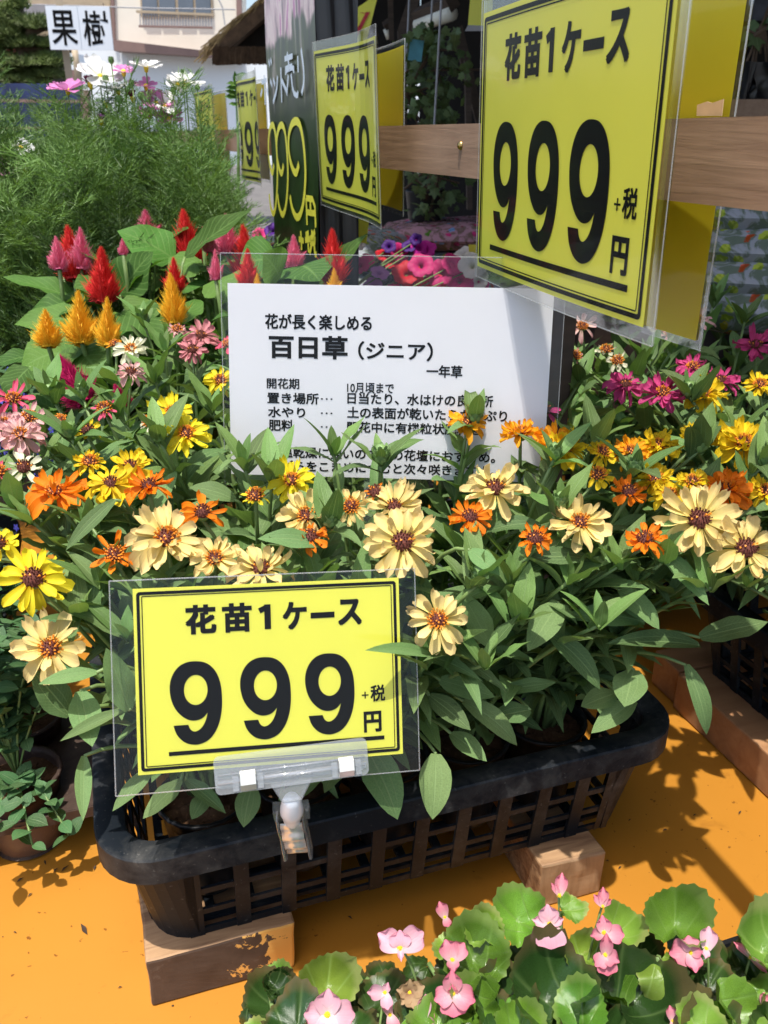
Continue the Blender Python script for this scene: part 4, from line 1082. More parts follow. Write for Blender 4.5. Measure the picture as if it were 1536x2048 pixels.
# handwriting, drawn in the plane of the poster: x from far (left) to near (right), y up
inv = mtxp.inverted()
def pp(px, py):
    n = mtxp.to_3x3() @ Vector((-1, 0, 0)); o_ = mtxp @ Vector((-.003, 0, 0)); r = ray(px, py); k = (o_ - EYEP).dot(n) / r.dot(n)
    p = inv @ (EYEP + r * k); return (-p.y, p.z)
hm = Matrix(((0, 0, -1, -.0035), (-1, 0, 0, 0), (0, 1, 0, 0), (0, 0, 0, 1)))
wr = MB()
def stroke(mb, pts, w, smooth=2):
    P = [pp(*p) for p in pts]
    for _ in range(smooth):
        Q = [P[0]]
        for a_, b__ in zip(P[:-1], P[1:]): Q += [tuple(Vector(a_).lerp(Vector(b__), .25)), tuple(Vector(a_).lerp(Vector(b__), .75))]
        P = Q + [P[-1]]
    ribbon(mb, P, w, rnd.uniform(0, .0004))
def hand9(mb, x0, x1, ya, yb, w):
    """x0..x1, ya top, yb bottom in photo pixels"""
    X = lambda u: x0 + (x1 - x0) * u; Y = lambda v: ya + (yb - ya) * v
    stroke(mb, [(X(.62), Y(.44)), (X(.45), Y(.56)), (X(.12), Y(.42)), (X(.0), Y(.2)), (X(.2), Y(.03)), (X(.55), Y(.0)), (X(.78), Y(.1)), (X(.95), Y(.35)), (X(1.0), Y(.6)), (X(.85), Y(.88)), (X(.55), Y(1.0)), (X(.25), Y(.90)), (X(.12), Y(.76))], w)
hand9(wr, 537, 556, 248, 432, .012); hand9(wr, 553, 577, 248, 434, .012); hand9(wr, 576, 612, 240, 440, .013)
for a_ in ([(613, 396), (615, 450)], [(613, 396), (630, 399), (632, 455)], [(621, 398), (622, 422)], [(614, 424), (631, 427)], [(602, 462), (604, 500)], [(598, 478), (608, 482)],
           [(612, 470), (618, 466)], [(616, 468), (618, 505)], [(611, 480), (622, 478)], [(623, 464), (628, 472)], [(631, 462), (626, 474)], [(621, 476), (631, 476), (630, 486), (621, 486), (621, 476)], [(624, 488), (620, 508)], [(629, 488), (631, 510), (634, 508)]):
    stroke(wr, a_, .010, 1)
part('yellow_handwriting', wr, M['marker_y'], post, mtx=hm)
wc = MB()
for a_ in ([(524, 165), (534, 160)], [(529, 150), (531, 210)], [(525, 178), (522, 192)], [(534, 176), (537, 190)], [(538, 120), (540, 132)], [(542, 118), (544, 128)],
           [(541, 160), (545, 172)], [(547, 158), (551, 170)], [(556, 152), (554, 182), (547, 205)], [(562, 135), (564, 205)], [(564, 160), (575, 185)],
           [(575, 105), (580, 140)], [(570, 118), (586, 112)], [(571, 138), (585, 132)], [(572, 150), (572, 140), (588, 134), (588, 146)], [(577, 150), (574, 190)], [(583, 148), (587, 185), (596, 193), (597, 182)],
           [(596, 112), (597, 145)], [(603, 98), (608, 135), (609, 165), (604, 188)]):
    stroke(wc, a_, .0085, 1)
part('pale_handwriting', wc, M['chalk'], post, mtx=hm)

# ================================================================== zinnias
F_POTS = [(x, y, .772) for x, y in POTS]
B_POTS = [(-.02 + i * .105, y, .76) for y in (.955, 1.045, 1.135) for i in range(5)]
BL_POTS = [(-.62 + i * .105, y, .76) for y in (.955, 1.045, 1.135) for i in range(5)]
E_POTS = [(.705 + i * .095, y, .772) for y in (.47, .56, .65, .74) for i in range(2)]
E2_POTS = [(.60 + i * .105, y, .76) for y in (.93, 1.02, 1.11) for i in range(4)]
ALL = {'F': F_POTS, 'B': B_POTS, 'BL': BL_POTS, 'E': E_POTS, 'E2': E2_POTS}
for nm, dx, dy in (('seedling crate of zinnias behind the white care card', .0, .372), ('seedling crate of pink zinnias at the left, behind the small herb pots', -.61, .372),
                   ('shaded black crate on a wooden beam at the right edge', .704, -.085), ('seedling crate of pink and white zinnias under the rail', .57, .365)):
    src = [o for o in bpy.data.objects if o.name == 'seedling_crate'][0]
    c = src.copy(); COL.objects.link(c); c.location = src.location + Vector((dx, dy, 0)); c['label'] = nm
    for ch in list(src.children):
        q = ch.copy(); COL.objects.link(q); q.parent = c

def zof(py):
    k = [(560, 1.09), (660, 1.075), (780, 1.062), (850, 1.058), (950, 1.045), (1080, 1.02), (1250, .972), (1400, .93), (1600, .88)]
    for (a, za), (b_, zb) in zip(k[:-1], k[1:]):
        if a <= py <= b_: return za + (zb - za) * (py - a) / (b_ - a)
    return k[0][1] if py < 560 else k[-1][1]
# px, py, width in pixels, colour, kind, disc, tilt towards viewer 0..1, crate
FL = [
 (805, 1085, 172, 'cream', 'single', 1, .62), (332, 1078, 168, 'cream', 'single', 0, .45), (876, 1240, 138, 'cream', 'small', 2, .75), (100, 1297, 138, 'cream', 'small', 0, .62),
 (990, 978, 148, 'cream', 'side', 1, .35), (1160, 1045, 128, 'cream', 'side', 0, .35), (1398, 1040, 160, 'cream', 'single', 1, .5), (1492, 1098, 150, 'cream', 'single', 1, .5),
 (612, 1032, 128, 'cream', 'single', 0, .4), (702, 1012, 78, 'cream', 'small', 2, .6), (788, 1015, 130, 'cream', 'side', 1, .3), (430, 1118, 112, 'cream', 'single', 0, .4), (523, 1140, 150, 'cream', 'side', 1, .25),
 (66, 1158, 150, 'lemon', 'open', 1, .55), (222, 968, 110, 'yellow', 'single', 1, .35), (262, 935, 84, 'yellow', 'single', 1, .3), (372, 868, 112, 'lemon', 'single', 0, .4), (345, 825, 96, 'lemon', 'single', 0, .3),
 (440, 762, 74, 'lemon', 'single', 0, .4), (583, 962, 104, 'lemon', 'side', 0, .35), (-4, 1088, 70, 'lemon', 'open', 1, .4), (1408, 790, 92, 'yellow', 'double', 0, .3), (1316, 892, 92, 'yellow', 'double', 0, .25),
 (1398, 868, 70, 'yellow', 'double', 0, .25), (1486, 888, 128, 'yellow', 'double', 0, .3), (1310, 960, 84, 'yellow', 'double', 0, .3), (1338, 992, 70, 'yellow', 'double', 0, .3), (1520, 770, 62, 'yellow', 'single', 0, .2),
 (1262, 905, 84, 'amber', 'double', 0, .2), (1130, 900, 96, 'yellow', 'double', 0, .3),
 (110, 985, 126, 'orange', 'single', 0, .18), (298, 972, 100, 'orange', 'single', 1, .2), (405, 1025, 108, 'orange', 'few', 1, .35), (228, 1108, 92, 'orange', 'few', 2, .5), (935, 847, 92, 'amber', 'single', 0, .2),
 (1042, 866, 88, 'amber', 'double', 0, .12), (1110, 885, 96, 'amber', 'double', 0, .25), (940, 1035, 96, 'orange', 'single', 1, .3), (752, 985, 40, 'orange', 'few', 1, .3), (1070, 1078, 70, 'orange', 'single', 1, .35),
 (1450, 978, 104, 'orange', 'double', 0, .3), (1258, 985, 76, 'orange', 'single', 1, .2), (1290, 1078, 84, 'orange', 'single', 1, .25), (620, 1075, 70, 'orange', 'single', 1, .2),
 (1250, 770, 84, 'magenta', 'single', 1, .3), (1325, 787, 98, 'magenta', 'single', 0, .3), (1385, 735, 66, 'magenta', 'single', 0, .25), (1440, 762, 76, 'magenta', 'single', 1, .25), (1512, 692, 84, 'magenta', 'single', 1, .25),
 (26, 798, 84, 'pink', 'few', 0, .35), (402, 672, 78, 'dusty', 'single', 1, .4), (385, 700, 60, 'dusty', 'single', 1, .5), (208, 818, 46, 'pink', 'few', 0, .3), (455, 690, 50, 'pink', 'few', 0, .2), (1088, 820, 66, 'magenta', 'few', 1, .5),
 (40, 870, 96, 'blush', 'double', 0, .45), (58, 835, 60, 'blush', 'few', 0, .4), (8, 850, 60, 'blush', 'double', 0, .4), (262, 745, 60, 'blush', 'single', 1, .3), (354, 660, 36, 'blush', 'single', 0, .3),
 (1322, 660, 52, 'white', 'few', 2, .45), (1128, 690, 32, 'white', 'few', 2, .4), (1105, 708, 26, 'white', 'few', 2, .4), (1235, 722, 46, 'white', 'few', 2, .4), (262, 698, 70, 'white', 'single', 2, .4), (48, 935, 76, 'white', 'few', 1, .4),
 (1165, 652, 64, 'blush', 'few', 2, .5), (1398, 640, 62, 'blush', 'few', 2, .4), (1340, 668, 40, 'blush', 'few', 2, .4), (1150, 712, 30, 'blush', 'few', 2, .4), (1205, 905, 60, 'yellow', 'double', 0, .3), (1385, 965, 60, 'yellow', 'double', 0, .3), (1195, 950, 56, 'yellow', 'single', 0, .3), (1532, 985, 70, 'yellow', 'double', 0, .3), (180, 925, 60, 'yellow', 'single', 0, .3), (510, 992, 50, 'lemon', 'few', 0, .3),
 (300, 845, 40, 'white', 'few', 2, .3), (120, 842, 34, 'white', 'few', 2, .3), (1212, 700, 40, 'white', 'few', 0, .2), (-5, 945, 54, 'pink', 'few', 0, .3), (176, 862, 46, 'yellow', 'few', 1, .3), (230, 690, 34, 'amber', 'few', 0, .2),
]
# shoots and buds seen over the flowers: px, py, kind
SH = [(667, 905, 'shoot'), (487, 925, 'shoot'), (762, 925, 'bud'), (660, 1050, 'bud'), (958, 1165, 'bud'), (950, 842, 'bud'), (1120, 1015, 'bud'), (1270, 945, 'bud'), (1400, 900, 'bud'), (1110, 915, 'bud'), (545, 955, 'bud'), (1190, 885, 'bud'),
      (1425, 1175, 'shoot'), (405, 565, 'bud'), (140, 872, 'bud'), (318, 880, 'bud'), (285, 640, 'bud'), (165, 795, 'bud'), (100, 790, 'bud'), (1480, 870, 'shoot'), (1375, 790, 'bud'),
      (1000, 800, 'shoot'), (310, 760, 'shoot'), (235, 830, 'shoot'), (330, 700, 'shoot'), (425, 820, 'shoot'), (1160, 760, 'shoot'), (1430, 600, 'shoot'), (1490, 640, 'shoot'), (1520, 560, 'shoot'), (1290, 720, 'shoot'), (1350, 690, 'shoot'), (1470, 560, 'shoot'),
      (1020, 1160, 'shoot'), (1140, 1160, 'shoot'), (1240, 1130, 'shoot'), (1330, 1120, 'shoot'), (560, 1180, 'shoot'), (180, 1050, 'shoot'), (30, 1010, 'shoot'), (160, 1230, 'shoot'), (200, 1170, 'shoot'), (850, 1330, 'shoot'), (970, 1330, 'shoot'),
      (1040, 1240, 'shoot'), (1200, 1250, 'shoot'), (640, 1180, 'shoot'), (720, 1200, 'shoot'), (380, 1190, 'shoot'), (300, 1200, 'shoot'), (1500, 1000, 'shoot'), (1530, 930, 'bud'), (60, 1040, 'shoot'), (1390, 1010, 'shoot')]
def cratesof(p):
    """which crate a stem standing at p grows from"""
    if p.y < .875 and p.x < .50: return 'F'
    if p.x >= .48 and p.y < .86: return 'E'
    if p.x >= .50: return 'E2'
    return 'B' if p.x > -.09 else 'BL'
tips = {}
def put(p, kind, opt):
    key = cratesof(p); pots = ALL[key]
    best = min(range(len(pots)), key=lambda i: (pots[i][0] - p.x) ** 2 + (pots[i][1] - p.y) ** 2 + .0016 * len(tips.get((key, i), [])) + rnd.uniform(0, .0006))
    tips.setdefault((key, best), []).append((p, kind, opt))
for px, py, w, col, kind, disc, tilt in FL:
    p = onz(px, py, zof(py)); view = (EYEP - p).normalized()
    if col in ('magenta', 'white') and py < 800 and px > 1000: p = onz(px, py, zof(py))
    n = (CZ * (1 - tilt) + view * tilt * 1.25 + Vector((rnd.uniform(-.12, .12), rnd.uniform(-.12, .12), 0))).normalized()
    t_ = (p - EYEP).length
    p = p + (EYEP - p).normalized() * .012
    put(p, 'flower', dict(dia=w * t_ / FPX * .92, color=col, kind=kind, disc=disc, n=n))
for px, py, kind in SH:
    put(onz(px, py, zof(py) - (.006 if kind == 'shoot' else -.006)), kind, {'s': rnd.uniform(.8, 1.15)})
for key, pots in ALL.items():
    for i, (x, y, z) in enumerate(pots):
        L_ = tips.setdefault((key, i), [])
        have = len(L_)
        want = {'F': 6, 'B': 4, 'BL': 5, 'E': 8, 'E2': 5}[key]
        for k in range(max(1, want - have)):
            a = rnd.uniform(0, 6.28); q = rnd.uniform(.01, .055)
            top = rnd.uniform(.93, 1.01)
            if key == 'B' and x > .1: top = rnd.uniform(.9, 1.0)
            if key == 'F': top = rnd.uniform(.87, .97) if y < .72 else rnd.uniform(.86, .94)
            lean = rnd.uniform(-.16, .01) if key == 'E' and k % 2 == 0 else 0
            if lean: top -= .05
            L_.append((Vector((x + lean + q * math.cos(a), y + q * math.sin(a), top)), 'shoot', {}))
def plabel(key, i, L_):
    cols = [o.get('color') for _, k, o in L_ if k == 'flower']
    names = {'cream': 'cream', 'lemon': 'bright yellow', 'yellow': 'yellow', 'amber': 'amber', 'orange': 'orange', 'magenta': 'magenta', 'pink': 'hot pink', 'dusty': 'dusty pink', 'blush': 'blush pink', 'white': 'small white'}
    cc = []
    for c in cols:
        if names[c] not in cc: cc.append(names[c])
    row = ('front', 'second', 'third', 'rear')
    nper = {'F': 5, 'B': 5, 'BL': 5, 'E': 2, 'E2': 4}[key]
    r_, c_ = divmod(i, nper)
    where = {'F': 'front crate', 'B': 'crate behind the card', 'BL': 'left rear crate', 'E': 'right crate', 'E2': 'crate under the rail'}[key]
    side = {5: ('left end', 'second from left', 'middle', 'second from right', 'right end'), 2: ('left', 'right'), 4: ('left end', 'second from left', 'second from right', 'right end')}[nper][c_]
    what = ('zinnia with %s flowers' % cc[0]) if cc else 'green zinnia in bud'
    return '%s, %s, %s row, %s' % (what, where, row[r_], side)
PLANT = {}
for (key, i), L_ in sorted(tips.items()):
    b_ = ALL[key][i]
    PLANT[(key, i)] = zinnia_plant(b_, L_, plabel(key, i, L_), 'zinnia seedlings in the crates', leafL=.064 if key == 'F' else .066, step=.036 if key in 'FE' else .042)

# leaves that hang over the rim and the card: base pixel, tip pixel, base depth, tip depth, width in metres, variant, facing
HERO = [(733, 1496, 806, 1636, .668, .640, .031, 1), (872, 1508, 868, 1640, .672, .645, .026, 1), (1398, 1291, 1213, 1284, .70, .66, .021, 0), (1372, 1330, 1441, 1482, .70, .675, .018, 2), (1098, 1268, 1232, 1368, .67, .645, .022, 2),
        (1118, 1206, 1055, 1302, .66, .635, .026, 0), (1288, 1244, 1136, 1212, .69, .67, .020, 1), (1285, 1200, 1165, 1140, .69, .675, .017, 0), (1268, 1340, 1248, 1420, .69, .665, .026, 3), (1400, 1275, 1532, 1252, .71, .72, .022, 3),
        (859, 1391, 942, 1460, .665, .645, .020, 0), (927, 1402, 1060, 1478, .675, .655, .022, 2), (902, 1467, 974, 1522, .68, .66, .019, 0), (1006, 1380, 1114, 1370, .69, .685, .013, 3), (1232, 1386, 1160, 1418, .70, .69, .019, 3),
        (1270, 1402, 1182, 1466, .70, .685, .020, 0), (862, 1312, 732, 1298, .62, .575, .012, 0), (258, 1420, 206, 1292, .60, .585, .020, 3), (193, 1345, 76, 1367, .60, .585, .013, 0), (160, 1382, 186, 1498, .62, .60, .021, 3),
        (246, 1420, 118, 1482, .605, .595, .010, 0), (168, 1512, 166, 1642, .66, .635, .014, 0), (304, 1540, 224, 1622, .655, .63, .015, 0), (362, 1560, 288, 1642, .655, .635, .015, 3), (372, 1560, 452, 1626, .66, .64, .014, 0),
        (505, 1572, 482, 1652, .655, .635, .020, 1), (412, 1588, 384, 1642, .665, .65, .014, 3), (760, 1290, 700, 1330, .66, .66, .02, 0), (1320, 1100, 1420, 1210, .66, .64, .018, 0), (560, 1600, 660, 1560, .68, .66, .018, 3),
        (140, 1430, 60, 1340, .62, .61, .022, 3), (1180, 1120, 1050, 1100, .65, .63, .016, 1), (1240, 1180, 1330, 1250, .67, .65, .02, 1), (980, 1290, 920, 1180, .65, .64, .019, 3), (940, 1100, 1000, 1150, .62, .60, .016, 0),
        (470, 1000, 380, 960, .72, .71, .018, 1), (230, 1000, 130, 1100, .66, .64, .014, 0), (640, 1090, 520, 1060, .63, .61, .016, 1), (1080, 1050, 960, 1040, .66, .65, .016, 2), (1290, 960, 1180, 930, .73, .71, .018, 1),
        (880, 1360, 990, 1400, .67, .66, .02, 3), (700, 1500, 640, 1580, .68, .66, .018, 1), (1060, 1420, 980, 1440, .69, .68, .018, 3)]
for bx, by, tx_, ty_, tb_, tt_, w, var in HERO:
    b_, e_ = at(bx, by, tb_), at(tx_, ty_, tt_)
    key, i = min(((k, j) for k in ('F', 'E') for j in range(len(ALL[k]))), key=lambda kj: (Vector(ALL[kj[0]][kj[1]]) - b_).length)
    t = PLANT[(key, i)]; o_ = t.location
    n = ((EYEP - b_).normalized() * .75 + CZ * .8 + Vector((rnd.uniform(-.2, .2), rnd.uniform(-.1, .2), 0)))
    d = e_ - b_; L_ = d.length
    link('leaf', ZLm[var], t, frame_mtx(b_ - o_, d, n) @ scl(w / .34, L_, L_))
    # a side stem joins the leaf to its plant
    root = Vector((0, 0, max(.012, (b_ - o_).z * .35)))
    mb = MB(); mb.tube(bez(root, Vector(((b_ - o_).x * .5, (b_ - o_).y * .5, (b_ - o_).z * .95 + .01)), b_ - o_, 7), [.0022, .0021, .002, .0019, .0018, .0017, .0015, .0013], 6); part('stem', mb, M['stem'], t, True)

# ================================================================== celosia
def plume_mb(seed, color):
    rr = random.Random(seed); mb = MB()
    def cone(c, ax, h, r0, n):
        ax = Vector(ax).normalized(); a1 = ax.orthogonal().normalized(); b1 = ax.cross(a1)
        mb.tube([c, c + ax * h * .5, c + ax * h * .95], [r0 * .55, r0 * .35, r0 * .05], 6, cap=False)
        for k in range(n):
            q = (k + rr.random()) / n; z = h * q ** 1.1; rad = r0 * (1 - q) ** .8 * (1 - .35 * math.exp(-(q / .06) ** 2)) * rr.uniform(.6, 1.15) * (1 + .18 * math.sin(k * .21 + seed))
            a = k * 2.39996 + rr.uniform(-.3, .3); out = a1 * math.cos(a) + b1 * math.sin(a)
            p = c + ax * z + out * rad * .55; d = (out * (.75 - .5 * q) + ax * .75).normalized(); L_ = (rad * .75 + h * .06) * rr.uniform(.6, 1.5)
            s_ = h * .0095 * rr.uniform(.7, 1.3) * (1.3 - q); t1 = d.orthogonal().normalized(); t2 = d.cross(t1); yv = rr.uniform(.0, .35)
            o = len(mb.v)
            mb.add([p + t1 * s_, p - t1 * .5 * s_ + t2 * .87 * s_, p - t1 * .5 * s_ - t2 * .87 * s_, p + d * L_ * .5 + t1 * s_ * .9, p + d * L_ * .5 - t1 * .45 * s_ + t2 * .8 * s_, p + d * L_ * .5 - t1 * .45 * s_ - t2 * .8 * s_, p + d * L_],
                   [(0, 1, 4, 3), (1, 2, 5, 4), (2, 0, 3, 5), (3, 4, 6), (4, 5, 6), (5, 3, 6)], [(.5, yv)] * 3 + [(.5, yv + .35)] * 3 + [(.5, 1)])
    cone(Vector((0, 0, 0)), (0, 0, 1), 1.0, .29, 900)
    for k in range(5):
        a = k * 1.257 + rr.uniform(-.3, .3); cone(Vector((.06 * math.cos(a), .06 * math.sin(a), rr.uniform(-.02, .12))), (math.cos(a) * .75, math.sin(a) * .75, 1), rr.uniform(.34, .56), .18, 260)
    return mb
PLUME = {c: [plume_mb(s_ + i * 7, c).mesh('plume', PL[c], False) for i in range(2)] for s_, c in ((1, 'red'), (2, 'pink'), (3, 'gold'), (4, 'wine'))}
CEL = [  # tip px, tip py, base py, colour, lean (photo px), width factor
 (111, 475, 540, 'pink', 8, .8), (135, 455, 560, 'red', 14, .8), (160, 458, 540, 'pink', 2, .8), (290, 421, 482, 'pink', 5, 1.1), (366, 423, 536, 'red', 14, 1.0), (347, 517, 585, 'red', 4, 1.0), (202, 498, 605, 'red', 6, 1.0),
 (451, 431, 508, 'pink', 4, .95), (417, 462, 505, 'pink', 3, 1.1), (486, 454, 565, 'red', 10, .8), (244, 478, 510, 'pink', 3, 1.0), (156, 585, 688, 'gold', 8, 1.0), (90, 621, 695, 'gold', 8, 1.3), (214, 598, 692, 'gold', 2, .8), (340, 550, 648, 'gold', 10, .9),
 (120, 714, 805, 'wine', 50, 1.1), (495, 500, 575, 'red', 2, 1.0), (587, 472, 535, 'pink', 2, 1.0), (664, 462, 570, 'red', 4, .9), (668, 538, 585, 'gold', 2, .9), (514, 548, 590, 'gold', 2, .8), (405, 455, 490, 'wine', 2, .8), (230, 770, 815, 'wine', 20, 1.3), (430, 500, 560, 'pink', 2, .7)]
CNAME = {'red': 'scarlet', 'pink': 'pink', 'gold': 'golden yellow', 'wine': 'deep crimson'}
CWH = {0: 'leftmost of the pink ones', 1: 'between two pink plumes at the far left', 2: 'right of a scarlet plume at the far left', 3: 'left of the tallest scarlet plume', 4: 'tallest, its broad base above the green leaves', 5: 'behind the rightmost golden plume', 6: 'big and frayed, above the golden ones', 7: 'before the cosmos, near the black post', 8: 'small, just right of the tallest scarlet plume',
       9: 'left of the clear sleeve corner', 10: 'very small, peeking between leaves', 11: 'full and dark gold, second from the left', 12: 'leftmost of the golden ones', 13: 'slender, beside a cupped leaf', 14: 'tall pointed, near a zinnia bud', 15: 'large and leaning, among zinnia leaves', 16: 'seen through the clear sleeve of the white card', 17: 'in front of the black poster post', 18: 'pointed, in front of the black wrap', 19: 'small, just over the white card near a leaf', 20: 'small, at the upper left corner of the white card',
       21: 'tiny and dark, beside a pink plume', 22: 'low and half hidden by zinnia buds', 23: 'behind the upper left corner of the sleeve'}
for i, (x, ty, by, c, ln, wf) in enumerate(CEL):
    z = 1.19 - max(0, ty - 420) * .00042 if ty < 700 else 1.075
    top = onz(x, ty, z) if ty < 700 else at(x, ty, .98); t_ = (top - EYEP).dot(Vector((CY.x * math.cos(PITCH), CY.y * math.cos(PITCH), -math.sin(PITCH))))
    if t_ > 1.45: top = at(x, ty, 1.45); t_ = 1.45
    bot = at(x + ln, by, t_ + .0)
    base = Vector((bot.x + rnd.uniform(-.02, .02), bot.y + rnd.uniform(0, .05), .70))
    if base.y < 1.16 and c != 'wine': base.y = 1.2 + rnd.uniform(0, .1)
    t = thing('celosia_plant', 'celosia with a %s plume, %s' % (CNAME[c], CWH[i]), 'celosia', base, 'celosia plants with feathery plumes')
    bl, tl = bot - base, top - base; h = (tl - bl).length
    mb = MB(); mb.tube(bez((0, 0, 0), Vector((bl.x * .2, bl.y * .2, bl.z * .7)), bl, 7), .003, 6); part('stem', mb, M['stem'], t, True)
    ax = (tl - bl)
    k = h * .92 * wf * (1.3 if i in (0, 1, 2, 3, 7, 8, 9) else 1.1)
    link('flower_plume', PLUME[c][i % 2], t, frame_mtx(bl, ax.orthogonal(), ax) @ scl(k, k, h))
    nl = 9; az = rnd.uniform(0, 6)
    for j in range(nl):
        q = .25 + .72 * j / nl; c_ = bl * q; az += 2.4; e = R(rnd.uniform(-5, 40)); LL = rnd.uniform(.07, .115) * (1.1 - .35 * q)
        d = Vector((math.cos(az) * math.cos(e), math.sin(az) * math.cos(e), math.sin(e)))
        nn = Vector((-math.cos(az) * math.sin(e), -math.sin(az) * math.sin(e), math.cos(e))) + Vector((rnd.uniform(-.4, .4), rnd.uniform(-.4, .4), 0))
        link('leaf', CLm[rnd.randrange(3)], t, frame_mtx(c_, d, nn) @ scl(LL, LL, LL))
    if i == 0: CP = t
CELO = [o for o in bpy.data.objects if o.name.startswith('celosia_plant')]
# big leaves the photo shows clearly
for bx, by, tx_, ty_, td, w, var in ((350, 520, 236, 452, 1.30, .085, 0), (370, 515, 510, 425, 1.22, .05, 2), (400, 520, 330, 540, 1.25, .06, 1), (205, 580, 150, 560, 1.2, .07, 1), (160, 600, 5, 560, 1.25, .045, 2), (180, 615, 40, 600, 1.22, .05, 1), (165, 640, 25, 640, 1.2, .05, 0),
                                  (140, 670, 60, 720, 1.12, .07, 0), (128, 705, 32, 720, 1.10, .065, 1), (60, 735, 0, 790, 1.08, .045, 1), (70, 710, -20, 735, 1.12, .035, 2), (150, 690, 205, 750, 1.08, .075, 0), (250, 620, 330, 660, 1.18, .06, 1), (240, 590, 300, 500, 1.22, .07, 0), (200, 520, 150, 500, 1.25, .06, 3 - 1),
                                  (560, 520, 480, 520, 1.2, .09, 0), (600, 530, 640, 545, 1.2, .09, 1), (640, 570, 740, 470, 1.25, .035, 2), (560, 555, 530, 505, 1.15, .08, 0), (280, 560, 230, 545, 1.25, .07, 1), (300, 600, 260, 640, 1.2, .06, 0), (430, 560, 480, 590, 1.2, .06, 1), (420, 530, 470, 545, 1.25, .07, 0), (330, 480, 380, 460, 1.34, .05, 2), (500, 560, 560, 585, 1.18, .07, 1), (130, 540, 180, 500, 1.3, .06, 0)):
    b_, e_ = at(bx, by, td), at(tx_, ty_, td - .03); t = min(CELO, key=lambda o: (o.location.xy - b_.xy).length); d = e_ - b_
    n = (EYEP - b_).normalized() * .6 + CZ + Vector((rnd.uniform(-.3, .3), rnd.uniform(-.3, .3), 0))
    link('leaf', CLm[var], t, frame_mtx(b_ - t.location, d, n) @ scl(w / .45, d.length, d.length))
    mb = MB(); o_ = b_ - t.location; mb.tube(bez((0, 0, max(.05, o_.z * .5)), (o_.x * .4, o_.y * .4, o_.z), o_, 5), .0022, 5); part('stem', mb, M['stem'], t, True)

# ================================================================== petunias
def petunia_mb():
    mb = MB(); nt, prof = 30, [(.08, -.62, 0), (.13, -.35, .1), (.22, -.12, .3), (.55, .02, .6), (.85, .05, .8), (1.0, .0, 1)]
    vs, uvs, fs = [], [], []
    for r_, z, v in prof:
        for j in range(nt):
            a = 2 * math.pi * j / nt; lobe = 1 - (.16 * (abs(math.cos(2.5 * a)) ** 6) if r_ > .5 else 0)
            q = r_ * lobe; vs.append((q * math.cos(a) * .5, q * math.sin(a) * .5, z * .5 + (.03 * math.sin(5 * a * 2 + 1) if r_ > .8 else 0))); uvs.append((.5 + .5 * q * math.cos(a), v))
    for i in range(len(prof) - 1):
        for j in range(nt):
            q = (j + 1) % nt; fs.append((i * nt + j, i * nt + q, (i + 1) * nt + q, (i + 1) * nt + j))
    return mb.add(vs, fs, uvs)
PTM = {c: petunia_mb().mesh('flower', ZC[c]) for c in ('p_red', 'p_rose', 'p_magenta', 'p_lilac', 'p_violet', 'p_white')}
PET = [(760, 545, 'p_lilac', 34), (745, 575, 'p_lilac', 36), (812, 545, 'p_red', 50), (780, 520, 'p_red', 30), (842, 530, 'p_rose', 46), (880, 545, 'p_rose', 50), (905, 528, 'p_rose', 40), (920, 560, 'p_rose', 52), (870, 570, 'p_red', 44), (945, 530, 'p_white', 50), (930, 510, 'p_white', 40), (955, 560, 'p_white', 40),
       (765, 510, 'p_red', 26), (800, 505, 'p_rose', 34), (850, 500, 'p_magenta', 40), (838, 495, 'p_magenta', 30), (818, 492, 'p_violet', 26), (832, 478, 'p_violet', 22), (778, 492, 'p_violet', 26), (715, 485, 'p_white', 34), (697, 490, 'p_magenta', 26), (700, 505, 'p_rose', 24), (720, 530, 'p_rose', 34), (735, 520, 'p_rose', 26),
       (545, 460, 'p_violet', 30), (552, 492, 'p_violet', 16), (520, 468, 'p_rose', 26), (910, 590, 'p_rose', 36), (895, 592, 'p_red', 34), (990, 600, 'p_rose', 30), (790, 575, 'p_rose', 26), (720, 470, 'p_rose', 20), (960, 575, 'p_rose', 34), (825, 565, 'p_red', 40)]
PB = [(.10, 1.62), (.22, 1.62), (.34, 1.60), (.10, 1.76), (.22, 1.78), (.35, 1.75), (.16, 1.92), (.30, 1.92), (-.02, 1.75), (.02, 1.95), (-.12, 1.92), (.38, 2.08), (.24, 2.1)]
pet_t = []
PLB = ['petunia with crowded rose and red flowers, nearest its clear sleeve edge', 'petunia with lilac flowers behind the top of the white card', 'petunia with white flowers beside the brown rail post', 'petunia with scarlet flowers over the middle of the white card', 'petunia with rose flowers left of the soil bags',
       'petunia with magenta flowers in front of the soil bags', 'petunia with dark violet flowers near the yellow card', 'petunia with small violet flowers below the stacked bags', 'petunia with white and pink flowers at the foot of the black post', 'petunia by the left edge of the black post with a violet flower', 'leafy petunia left of the black post with a pink flower', 'leafy green petunia right under the soil bags', 'leafy green petunia at the foot of the soil bag stack']
